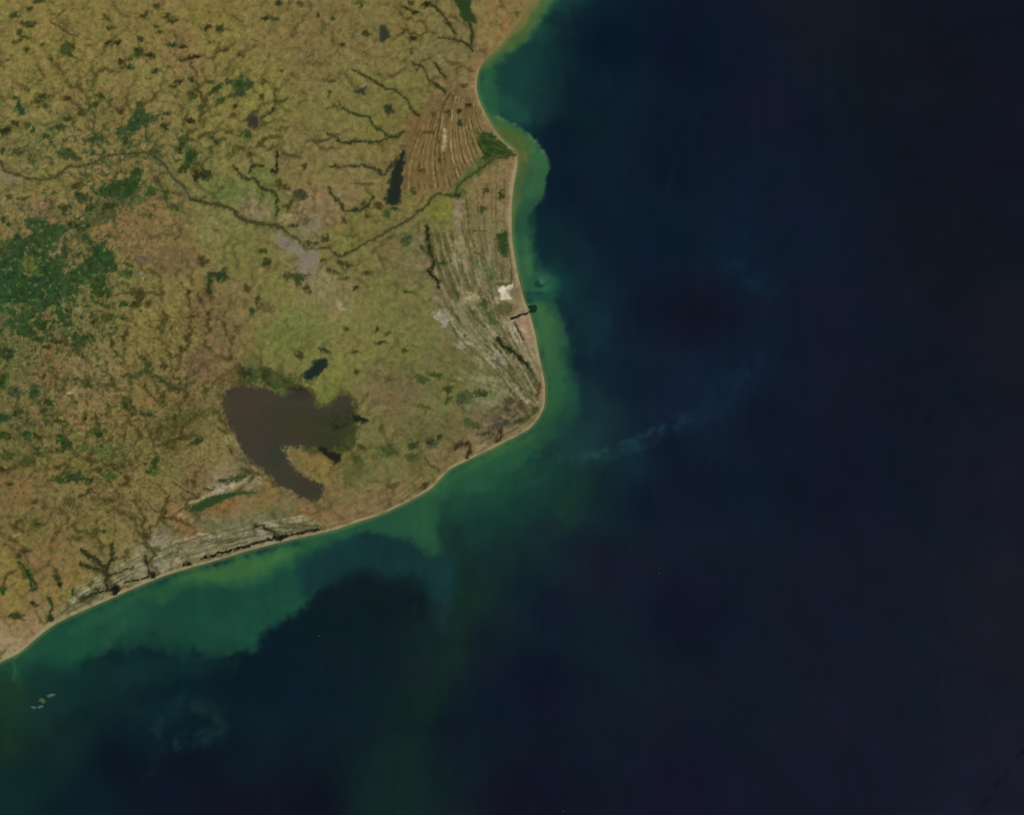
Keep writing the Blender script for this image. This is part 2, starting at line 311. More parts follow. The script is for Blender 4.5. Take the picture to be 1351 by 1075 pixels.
for P, wd, c, al in [([(676,528),(684,534),(678,542)],2.5,(66,50,46),.8),([(686,530),(694,538),(690,548)],2.5,(60,48,44),.8),([(664,540),(672,548),(684,546)],2.5,(64,54,42),.7),([(650,556),(662,552),(676,560)],3,(66,58,52),.7),([(640,548),(650,540),(662,536)],2.5,(72,64,44),.7),([(690,556),(700,550),(708,540)],2.5,(62,62,34),.8),
 ([(668,560),(660,566),(654,576)],4,(60,44,36),.7),([(684,540),(690,545)],4,(130,116,98),.8),([(650,530),(660,534)],4,(124,110,88),.7),([(676,556),(684,552)],3,(128,116,98),.7),([(640,560),(648,564)],4,(130,120,96),.7),([(664,548),(668,552)],3,(120,108,92),.7),([(635,540),(644,546)],3,(120,106,80),.6)]:
    T.line(P, wd, c, 1.2, al, wf=1.0)
def streaks(A, B, n, L0, L1, w0, w1, cols, al):
    A = catmull(A, 10); B = catmull(B, 10); m = min(len(A), len(B))-1
    for i in range(n):
        t = random.random(); u = random.uniform(0, .98); ln = random.uniform(L0, L1)
        P = []
        for q in range(4):
            f = min(u+ln*q/3, 1)*m; a0 = int(min(f, m-1)); fr = f-a0
            pa = A[a0]*(1-fr)+A[a0+1]*fr; pb = B[a0]*(1-fr)+B[a0+1]*fr
            P.append(pa*(1-t)+pb*t)
        T.line(P, random.uniform(w0, w1), random.choice(cols), 1.1, al*random.uniform(.4, 1), n=3, wf=.6)
WH = [(158,144,118),(146,132,106),(164,152,130)]; DKs = [(60,60,34),(70,66,40),(54,58,34)]
EA = [(572,398),(600,440),(640,476),(690,540)]; EB = [(660,388),(680,424),(700,470),(712,510)]
streaks(EA, EB, 60, .08, .3, 1.4, 4.0, WH, .75)
streaks(EA, EB, 55, .1, .35, 1.2, 3.0, DKs, .75)
streaks([(578,300),(590,345),(602,380),(610,400)], [(650,285),(652,320),(656,355),(660,385)], 40, .15, .45, 1.2, 3.2, [(140,126,100),(130,118,92)], .6)
streaks([(560,300),(575,345),(590,380),(600,400)], [(668,285),(668,320),(668,355),(670,385)], 34, .15, .45, 1.0, 2.4, DKs, .6)
WA = [(62,816),(112,778),(176,734),(250,706),(330,688),(420,692)]; WB_ = [(68,824),(128,795),(196,764),(262,738),(335,720),(425,699)]
streaks(WA, WB_, 80, .03, .12, 1.2, 3.6, [(146,134,114),(138,126,106),(156,146,128)], .7)
streaks(WA, WB_, 80, .04, .14, 1.2, 2.8, [(60,70,46),(72,80,56),(52,60,38)], .75)
streaks([(228,676),(262,652),(300,634),(330,618)], [(236,682),(270,662),(306,646),(340,634)], 26, .1, .3, 1.4, 3.0, [(160,146,124),(150,136,108)], .8)
streaks([(290,566),(304,596),(330,618),(350,640)], [(308,562),(322,592),(340,612),(366,640)], 24, .1, .3, 1.2, 2.4, [(158,144,112),(68,70,40),(148,134,100)], .75)
for a in [(584,418,9,8,(140,132,114),.4,2.5,.8),(579,416,4,3,(162,154,140),0,1.2,.8),(587,426,4,3,(160,152,136),0,1.2,.7),(654,466,7,5,(154,146,128),.7,2,.8),(662,474,5,9,(134,130,116),-.7,2,.7),(613,453,7,6,(150,138,114),0,2,.8),(624,393,8,6,(154,138,110),0,2,.8),(608,402,7,5,(140,122,98),0,2,.6),(634,418,4,9,(138,128,102),-.5,2,.6),(648,440,4,10,(136,126,100),-.6,2,.6),
 (602,341,5,6,(146,132,108),.7,2,.8),(602,323,7,3,(146,128,108),0,2,.8),(606,276,6,15,(132,117,98),0,3,.8),(640,500,16,4,(128,122,96),.1,2,.6),(632,478,7,4,(134,124,98),.5,2,.6),(640,410,5,4,(140,124,100),0,1.5,.6),(672,424,7,6,(146,126,104),0,2,.6),(678,433,4,6,(162,140,132),-.4,1.5,.8),(693,431,5,12,(158,128,106),-.2,2.5,.7),(692,462,6,14,(132,112,94),-.2,3,.6),
 (208,714,10,7,(134,130,114),0,2,.7),(200,745,20,7,(142,132,116),-.35,3,.5),(300,705,14,5,(124,120,100),-.2,3,.5),(345,700,18,6,(138,128,118),-.2,3,.6),(268,722,16,4,(132,124,104),-.3,2,.5),(330,630,12,4,(126,120,98),-.5,2,.5),(292,642,14,5,(156,140,126),-.35,2,.7),(340,684,10,7,(112,112,92),0,3,.5)]:
    T.blob(a[0], a[1], a[2], a[3], a[4], a[5], a[6], a[7], rag=2.0)
# straight drains and dark field lines
for P, wd, c, al in [([(595,121),(586,137),(581,156),(578,176),(580,212)],2.2,SWD,.85),([(615,262),(618,290),(619,309),(627,325)],2.2,(66,62,38),.8),([(627,272),(642,274)],2,(60,58,36),.7),([(623,305),(641,305)],2,(58,56,34),.8),
 ([(625,333),(632,336),(639,343)],2.4,(54,56,32),.85),([(656,374),(672,374),(675,362),(674,342),(671,322)],2.0,(58,56,30),.8),([(636,345),(645,372),(650,385)],2,(66,62,38),.6),([(463,242),(494,243)],2,(64,62,38),.7),([(490,300),(520,286),(560,262)],2.2,(112,100,58),.5),
 ([(300,510),(352,490),(400,486)],1.5,(120,112,70),.3),([(360,360),(350,300)],2,(88,92,56),.3),([(136,664),(176,678),(187,688),(191,707)],2.6,(72,66,42),.7),([(195,662),(205,674),(221,676)],2.4,(68,62,38),.8),([(230,637),(244,647),(256,653)],2.6,(64,60,36),.8),([(222,660),(240,664),(256,668)],2,(72,64,40),.5),
 ([(60,690),(75,670),(92,650)],2.2,(74,70,42),.5),([(0,684),(30,680)],2.4,(70,72,42),.5),([(147,660),(152,690),(149,716)],3,(80,72,48),.6),([(68,30),(88,42),(102,49)],2.6,(62,54,34),.8),([(84,15),(76,22),(66,28)],2.4,(66,56,36),.6),([(378,593),(386,610),(392,622)],2,(130,120,74),.7),([(430,598),(446,618),(452,640)],2.5,(116,104,66),.3),
 ([(205,329),(222,332),(262,326)],1.8,(86,78,50),.5),([(109,280),(116,292)],3,(50,58,36),.7),([(70,305),(44,322),(24,336)],2.5,(88,88,58),.6),([(66,330),(50,338),(38,346)],2,(86,88,56),.5),([(300,230),(310,246),(330,250)],2,(80,92,50),.3),([(250,120),(262,140),(270,160)],2,(94,92,54),.4),
 ([(598,437),(612,452),(640,476)],3,(70,68,40),.6),([(500,412),(516,424),(512,440)],2.5,(80,78,46),.5)]:
    T.line(P, wd, c, 1.0, al)

FEATS = []      # name, label, category, kind, group, mask window, distance array, lift in km, material
def feat(name, label, cat, res, lift, m, kind=None, group=None, thr=0.0):
    FEATS.append((name, label, cat, kind, group, res[0], res[1], lift, m, thr))

# --- the big lake with its marshes
LAKE = [(301,514),(314,509),(332,510),(355,513),(367,520),(375,522),(381,511),(394,510),(407,516),(413,525),(416,537),(433,537),(443,529),(453,521),(461,527),(465,541),(467,552),(461,566),(452,580),(440,592),
 (420,591),(406,590),(387,591),(372,590),(379,603),(387,616),(398,628),(414,633),(424,638),(428,648),(420,660),(406,660),(390,652),(367,638),(347,619),(328,603),(317,588),(310,572),(299,554),(295,537),(296,522)]
T.poly([(286,500),(300,488),(318,484),(330,500),(300,510),(290,530)], (92,70,48), 4, .6, ragb=4)
T.poly([(366,503),(384,503),(410,512),(420,530),(432,532),(450,515),(468,524),(474,545),(470,566),(468,585),(452,598),(430,598),(400,594),(400,560)], (60,66,36), 3, .9)
T.poly(LAKE, (70,66,42), 4, .6, rag=3, ragb=4)
lk = T.poly(LAKE, (61,56,44), 2.4, rag=1.8, ragb=1.8)
for x,y,rx,ry,c,al in [(332,530,30,18,(68,57,45),.75),(300,540,6,14,(72,66,44),.4),(330,590,16,28,(60,56,46),.6),(400,560,34,20,(56,56,38),.85),(360,570,14,14,(58,56,42),.7),(364,600,10,18,(50,57,45),.7),(385,630,12,10,(56,56,42),.8),(406,648,14,8,(56,54,40),.8),(445,545,16,14,(58,53,41),.5),(464,560,8,18,(44,56,28),.8),(452,588,14,6,(44,52,28),.8),(360,545,14,10,(54,56,40),.6),(345,575,12,14,(62,54,44),.5),(430,555,26,5,(50,56,34),.5),(385,528,10,5,(56,54,40),.6),(398,520,12,7,(50,48,38),.7),(395,512,12,3,(38,38,30),.7),(455,570,13,13,(50,58,30),.95),(430,580,22,9,(52,56,32),.9),(440,560,12,8,(52,54,32),.7),(374,518,7,5,(60,76,44),.8)]:
    T.blob(x, y, rx, ry, c, 0, min(rx,ry)*.6, al)
for q in range(26):
    T.blob(random.uniform(430,468), random.uniform(540,592), random.uniform(2,6), random.uniform(1.5,4), random.choice([(40,52,24),(52,62,32),(60,58,40),(34,42,22)]), random.uniform(-1,1), 1.5, .7)
for q in range(16):
    T.blob(random.uniform(320,392), random.uniform(494,512), random.uniform(3,7), random.uniform(1.5,4), random.choice([(36,52,26),(52,66,34),(66,72,40)]), random.uniform(-.6,.6), 1.5, .7)
feat('lake', 'large shallow brown lake with a tail running south, behind the coastal plain', 'lake', lk, .004, M_WATER, 'structure')
lg = [('lagoon','small blue-black lagoon just north-east of the large brown lake','lagoon',[(400,495),(408,486),(414,478),(431,475),(431,483),(426,489),(417,498),(407,502),(400,500)],(24,34,30)),
 ('lagoon','long narrow black lagoon standing upright beside the reddish beach ridges','lagoon',[(532,196),(534,205),(531,225),(529,250),(527,268),(511,268),(512,252),(517,229),(520,214),(527,208)],(26,32,24)),
 ('lagoon','dark green tongue of water at the top edge of the picture near the coast','lagoon',[(597,-6),(602,8),(607,18),(613,28),(628,32),(628,24),(620,15),(620,-6)],(34,54,22)),
 ('lagoon','short black bar of water on the east shore of the large brown lake','lagoon',[(466,547),(474,549),(484,552),(487,557),(478,558),(468,553)],(24,28,18)),
 ('lagoon','black pool on the south-east shore of the large brown lake below its marsh','lagoon',[(421,590),(430,592),(438,596),(450,600),(450,606),(445,610),(437,608),(430,602),(423,597)],(27,26,16)),
 ('lagoon','crooked dark green lagoon strip in the dunes south-west of the brown lake','lagoon',[(250,671),(262,663),(276,657),(300,650),(320,648),(338,650),(320,653),(306,656),(290,662),(270,672),(252,677)],(40,58,26)),
 ('lagoon','small grey pond with a pale north-east bank in the northern pasture','pond',[(326,158),(332,152),(340,155),(342,163),(336,168),(327,166)],(48,44,36)),
 ('lagoon','dark oval pond in the northern farmland left of the top edge lagoon','pond',[(501,38),(510,35),(514,44),(512,53),(503,53)],(44,46,30)),
 ('lagoon','small dark triangular pond between two northern creeks','pond',[(467,120),(474,118),(481,114),(481,123),(475,124)],(48,46,30)),
 ('lagoon','ring-shaped black lagoon behind the southern beach at the foot of a branching valley','lagoon',[(143,778),(147,773),(155,771),(158,777),(154,784),(147,785),(150,780)],(16,16,12)),
 ('lagoon','small black lagoon touching the southern beach at the end of a straight inlet','lagoon',[(196,757),(201,755),(207,760),(202,763),(197,762)],(16,18,12)),
 ('lagoon','black pool where an inlet meets the chain of lagoons behind the southern beach','lagoon',[(360,707),(368,705),(376,706),(374,711),(362,712)],(14,14,9))]
for n_, lab, cat_, P, c in lg:
    T.poly(P, (c[0]+22, c[1]+26, c[2]+14), 5, .7, ragb=2.5)
    r_ = T.poly(P, (c[0]+5, c[1]+5, c[2]+5), 2.6, .92, rag=.8, ragb=.8); feat(n_, lab, cat_, r_, .005, M_WATER, 'structure')
for P, wd, lab in [([(266,737),(273,735)],3.2,'westernmost short black pool of the lagoon chain behind the southern beach'),([(279,733),(292,729),(305,726)],3.0,'second black strip from the west in the lagoon chain behind the southern beach'),([(309,725),(320,722),(332,719)],3.0,'middle black strip of the lagoon chain behind the southern beach'),
 ([(334,718),(346,714),(359,711)],3.2,'black strip of the lagoon chain just west of its widest pool'),([(377,707),(400,702),(424,697)],2.6,'long thin easternmost black strip of the lagoon chain behind the southern beach'),([(242,746),(250,743)],3.2,'small black pool between the ring-shaped lagoon and the lagoon chain'),([(101,791),(122,784),(143,779)],2.2,'thin black lagoon running west from the ring-shaped lagoon'),([(164,768),(180,765),(196,761)],2.0,'thin dark lagoon between the ring-shaped lagoon and the small beach lagoon')]:
    r_ = T.line(P, wd, (20,18,10), 1.0, .97, rag=1.8); feat('coastal_lagoon', lab, 'lagoon', r_, .005, M_WATER, 'structure', 'lagoons strung out behind the southern beach')

# --- delta greens and woods
T.poly([(600,246),(612,226),(632,206),(640,196),(672,200),(660,212),(646,224),(628,230),(612,246)], (72,84,46), 4, .7)
for q in range(9):
    t_ = q/8; T.line([(628+6*t_, 172+26*t_), (646+6*t_, 186+20*t_), (668+4*t_, 201+5*t_)], 1.6, (40,56,26), 1.0, .8)
r_ = T.poly([(634,177),(642,174),(650,178),(660,185),(670,194),(680,201),(672,205),(660,207),(645,212),(634,208),(640,200),(632,192)], (34,56,28), 2, .95)
for P in [[(645,176),(655,190),(672,200)],[(636,182),(646,196),(664,203)],[(632,190),(640,202),(655,207)]]: T.line(P, 1.4, (24,40,16), .8, .8)
for P in [[(640,178),(652,192),(666,200)],[(632,186),(642,200),(660,206)]]: T.line(P, 1.2, (70,84,48), .8, .5)
for q in range(12):
    t_ = q/11; T.line([(640+14*t_, 180+20*t_), (656+10*t_, 188+14*t_), (672+4*t_, 200+2*t_)], 1.0, random.choice([(66,82,44),(24,40,18),(54,68,36)]), .9, .6)
feat('mangrove', 'dark green mangrove wedge at the river mouth', 'mangrove', r_, .03, M_WOOD, 'stuff')
FOREST = [(-45,300),(0,317),(14,314),(29,309),(36,296),(48,292),(68,291),(78,307),(80,330),(86,347),(108,350),(117,333),(137,325),(160,331),(157,343),(150,360),(137,371),(117,382),(98,390),(80,388),(76,402),(82,412),(58,425),(38,439),(16,436),(4,418),(-45,430)]
r_ = T.poly(FOREST, (30,57,33), 4, .88, ragb=32, rag=3.5)
T.poly([(90,300),(120,270),(150,250),(180,235),(190,250),(170,270),(140,290),(120,310),(100,320)], (40,60,36), 4, .55, ragb=20, rag=4)
T.poly([(-40,340),(30,343),(64,350),(80,360),(86,378),(66,402),(30,398),(-40,396)], (27,57,36), 5, .75, ragb=5)
T.poly([(100,352),(118,336),(150,333),(154,345),(140,362),(112,374),(96,372)], (27,54,32), 4, .7, ragb=4)
T.blob(40,350,12,12,(88,92,46),0,5,.85); T.blob(91,341,9,6,(102,90,56),.2,3,.7); T.blob(20,404,26,4,(96,98,62),.05,3,.6); T.blob(92,378,7,3,(60,84,52),.2,2,.5)
T.blob(0,333,13,12,(62,62,44),0,6,.5); T.blob(74,312,5,14,(52,56,46),0,3,.5)
for s_ in range(34):
    a_ = random.uniform(-.6, .3)
    T.blob(random.uniform(0,150), random.uniform(300,420), random.uniform(2,6), random.uniform(1,2.2), random.choice([(84,92,56),(70,84,50),(98,98,64),(60,80,46)]), a_, 1.5, random.uniform(.2,.6))
feat('forest', 'large dark green forest mass over the hills at the left edge', 'forest', r_, .035, M_WOOD, 'stuff', thr=1.0)
woods = [
 ([(180,145),(190,144),(195,150),(207,150),(205,159),(188,166),(177,174),(157,180),(153,173),(168,165),(174,156)],BGR,'dark green wood with a kinked outline in the farmland at upper left'),
 ([(112,182),(128,178),(139,182),(138,188),(124,190),(110,189)],(44,60,36),'ragged green wood just left of the kinked upper left wood'),
 ([(76,198),(86,196),(98,202),(104,210),(88,210),(80,206)],(46,64,38),'green wood touching the north side of the western river reach'),
 ([(137,245),(152,239),(168,235),(172,227),(184,225),(186,235),(176,253),(166,260),(145,260),(122,254)],(28,56,28),'dark green wood south of the river, left of the pale middle farmland'),
 ([(100,252),(110,256),(120,260),(117,267),(104,267),(99,260)],(40,56,34),'small ragged wood west of the dark riverside wood'),
 ([(104,290),(112,292),(120,297),(112,304),(103,300)],(32,56,34),'small dark wood above the north-east corner of the big forest'),
 ([(258,229),(266,225),(278,225),(276,237),(264,237),(257,240)],(24,40,22),'near-black boxy wood north of the river bend'),
 ([(389,252),(397,249),(404,255),(402,263),(392,264),(388,259)],(42,52,38),'small blue-green wood in the pinkish pasture north of the town'),
 ([(276,360),(285,357),(300,358),(299,368),(288,371),(280,370),(279,388),(273,388),(273,370)],(28,48,28),'hook-shaped dark wood in the middle farmland left of the town'),
 ([(300,106),(314,104),(318,96),(322,105),(336,108),(334,116),(325,120),(322,128),(310,126),(312,116),(300,110)],(28,58,34),'star-shaped dark green wood in the northern farmland'),
 ([(92,441),(106,438),(120,440),(125,448),(112,453),(102,460),(96,456),(98,448)],(36,56,32),'dark wood with a southern hook south-east of the big forest'),
 ([(0,460),(10,459),(18,466),(14,472),(0,470)],(28,54,32),'dark wood at the left edge below the big forest'),
 ([(76,576),(88,578),(94,586),(102,592),(98,596),(86,592),(78,586)],(24,52,30),'wedge-shaped very dark wood in the south-western hills'),
 ([(70,630),(80,628),(86,624),(96,624),(106,622),(113,630),(122,632),(118,638),(104,634),(90,634),(80,637)],(32,54,28),'comb-shaped dark wood in the hills above the southern valleys'),
 ([(140,628),(148,624),(154,628),(150,635),(140,633)],(54,78,38),'bright green small wood right of the comb-shaped wood'),
 ([(656,312),(663,306),(669,302),(671,318),(671,334),(666,338),(658,332),(656,322)],(36,56,26),'tall dark thicket just behind the eastern beach'),
 ([(288,634),(300,630),(314,628),(322,622),(330,620),(328,627),(318,632),(302,636),(292,638)],(44,62,38),'bent dark green thicket in the pale dunes west of the lake tail'),
 ([(563,580),(572,578),(577,586),(572,590),(564,588)],(40,46,34),'dark wood in the plain behind the southern beach'),
 ([(505,592),(518,588),(526,598),(514,602),(504,600)],(62,70,40),'faint green thicket east of the black lake-shore pool'),
 ([(603,520),(622,516),(624,526),(616,532),(604,532)],(64,74,44),'mid green thicket in the eastern plain west of the cape'),
 ([(318,486),(328,486),(332,494),(324,498),(317,494)],(34,46,28),'dark swampy wood on the north-west shore of the lake'),
 ([(345,488),(353,488),(354,496),(347,498)],(30,44,24),'small dark swamp wood north of the lake between two pastures'),
 ([(376,360),(394,361),(404,356),(412,354),(408,362),(400,370),(394,378),(388,372),(386,366),(376,366)],(46,60,32),'crooked green wood hugging the southern edge of the town'),
 ([(158,494),(176,494),(184,490),(190,482),(196,476),(199,480),(196,486),(208,494),(220,502),(236,508),(256,503),(250,510),(232,516),(216,508),(202,496),(190,494),(180,500),(168,499)],(44,58,36),'long dark green wooded valley leading east towards the lake'),
 ([(162,530),(170,534),(178,538),(176,543),(166,540)],(38,58,32),'small dark wood south of the wooded valley'),
 ([(506,142),(514,140),(520,145),(518,150),(509,149)],(30,48,28),'small round dark wood between the northern creeks and the ridges')]
for P, c, lab in woods:
    c = (c[0]*.82+7, c[1]*.84+4, c[2]*.84+4)
    T.poly(P, (c[0]+14, c[1]+12, c[2]+8), 5, .45, ragb=4)
    r_ = T.poly(P, c, 2.6, .9, rag=2.0, ragb=1.2); feat('wood', lab, 'wood', r_, .03, M_WOOD, 'stuff')
# --- river and creeks
RIV = [(-45,196),(0,214),(5,225),(25,231),(33,235),(68,236),(88,221),(111,219),(125,213),(145,206),(170,203),(188,202),(205,208),(216,217),(230,237),(244,248),(252,262),(273,268),(295,272),(307,278),(318,288),(334,294),(359,297),(373,302),
 (381,309),(394,317),(402,328),(420,328),(432,328),(445,337),(457,335),(475,325),(494,315),(510,306),(529,296),(545,285),(564,270),(574,257),(588,257),(599,259),(605,245),(617,235),(631,225),(646,214),(666,207),(688,204)]
T.line(RIV, 8, (88,90,54), 4, .45)
T.line(RIV[12:17], 8, (96,104,74), 3, .5)
T.line(RIV[9:16], 7, (88,94,62), 3, .5)
T.line(RIV[16:24], 5.2, (58,62,34), 1.6, .85)
r_ = T.line(RIV, 2.9, (60,56,33), 1.5, .9, wf=.8, rag=1.3)
T.line(RIV[17:27], 1.0, (84,76,50), .9, .5)
T.line(RIV[38:43], 4.0, (58,70,34), 2.0, .8)
feat('river', 'muddy river winding from the left edge past the town to the delta', 'river', r_, .004, M_WATER, 'structure')
creeks = [
 ([(465,92),(484,102),(496,108),(508,117),(519,118),(535,131),(545,147),(552,152)],2.2,'upper creek running down from the north to the head of the beach ridges'),
 ([(447,135),(457,146),(475,152),(486,154),(494,167),(506,174),(515,181),(533,174)],2.8,'wooded middle creek flowing in from the north-west to the ridges'),
 ([(433,176),(445,184),(457,189),(473,186),(500,188),(508,184),(525,180)],2.8,'lower dark creek joining the wooded middle creek west of the ridges'),
 ([(361,121),(364,134),(358,147),(344,156)],2.2,'short creek dropping into the small grey northern pond'),
 ([(545,84),(558,90),(566,105),(578,114),(588,121)],2.4,'short dark creek north of the convergence of the ridges'),
 ([(574,84),(580,94),(588,103)],2.2,'shortest faint creek just north of the ridges'),
 ([(562,6),(574,10),(588,26),(596,38),(602,46)],2.2,'creek left of the green lagoon at the top edge'),
 ([(578,51),(599,52),(619,60),(622,68)],2.4,'level creek below the green lagoon at the top edge'),
 ([(619,32),(623,44),(622,58)],2.6,'outlet creek running south from the green lagoon at the top edge'),
 ([(365,200),(365,212),(365,226),(358,226)],3.0,'black hooked creek standing upright in the pasture above the river bend'),
 ([(328,229),(332,221),(340,218),(346,219)],2.6,'small curled creek left of the black hooked creek'),
 ([(308,217),(322,235),(336,236),(343,246),(355,252),(365,259),(365,287)],2.2,'stepped creek bounding the bright green fields above the river'),
 ([(433,247),(439,258),(449,268),(455,278),(471,278),(484,272),(492,259)],2.4,'bow-shaped creek left of the long upright black lagoon'),
 ([(434,220),(456,220),(478,219),(496,224),(506,231),(514,222),(522,210)],2.4,'creek entering the long upright black lagoon from the west'),
 ([(563,300),(565,317),(568,333),(572,345),(571,352),(566,356)],3.6,'black crescent-shaped creek in the plain south of the river'),
 ([(566,358),(571,365),(578,371),(577,379)],3.2,'small dark S-shaped creek below the black crescent'),
 ([(555,324),(562,332),(568,337)],2.2,'short feeder creek west of the black crescent'),
 ([(656,447),(664,456),(676,464),(688,474),(699,487)],4.6,'broad dark swampy channel running diagonally towards the cape'),
 ([(141,776),(140,764),(139,752),(134,744),(122,736),(109,727)],6.2,'widest arm of the branching dark valley behind the southern beach'),
 ([(139,754),(128,750),(117,748),(105,744)],4.2,'western side arm of the branching dark valley'),
 ([(140,756),(146,740),(148,728),(147,718)],4.6,'upright arm of the branching dark valley'),
 ([(142,760),(158,754),(176,748)],2.4,'thin eastern arm of the branching dark valley'),
 ([(192,734),(194,744),(198,756)],2.8,'straight dark inlet above the small beach lagoon'),
 ([(362,707),(361,701),(350,697),(346,693),(336,694)],2.6,'crooked black inlet north of the lagoon chain'),
 ([(600,591),(610,586),(619,586),(619,594),(617,604)],3.6,'dark brown hooked creek reaching the southern beach'),
 ([(560,604),(568,612),(578,622)],2.4,'faint brown creek west of the hooked beach creek'),
 ([(659,566),(661,574),(656,582)],4.0,'short dark brown swale near the southern beach west of the cape'),
 ([(712,506),(711,514),(709,522)],3.0,'reddish-brown pool tight behind the beach at the cape'),
 ([(40,766),(42,778),(48,774),(40,762),(30,745),(24,741)],3.4,'dark green gully in the south-western pastures'),
 ([(62,786),(67,792),(69,802),(66,816)],3.6,'dark green gully ending at the beach in the lower left')]
for i, (P, wd, lab) in enumerate(creeks):
    c = (44,44,24)
    if i in (9,14,15,17,22,23): c = (28,30,18)
    if i in (18,19,20,21): c = (40,42,26)
    if i in (24,26): c = (52,38,24)
    if i == 25: c = (72,58,38)
    if i == 27: c = (84,52,30)
    if i in (28,29): c = (40,54,26)
    if i == 1: c = (42,54,28)
    T.line(P, wd+4, (c[0]+26, c[1]+28, c[2]+14), 3, .5, mod=RMOD)
    T.line(P, wd+2.5, (c[0]+16, c[1]+16, c[2]+8), 1.6, .5, mod=np.clip(RMOD*1.4-.3, 0, 1))
    r_ = T.line(P, wd*.92, c, 1.25, .84, wf=.8, rag=1.6); feat('creek', lab, 'creek', r_, .004, M_WATER, 'structure')

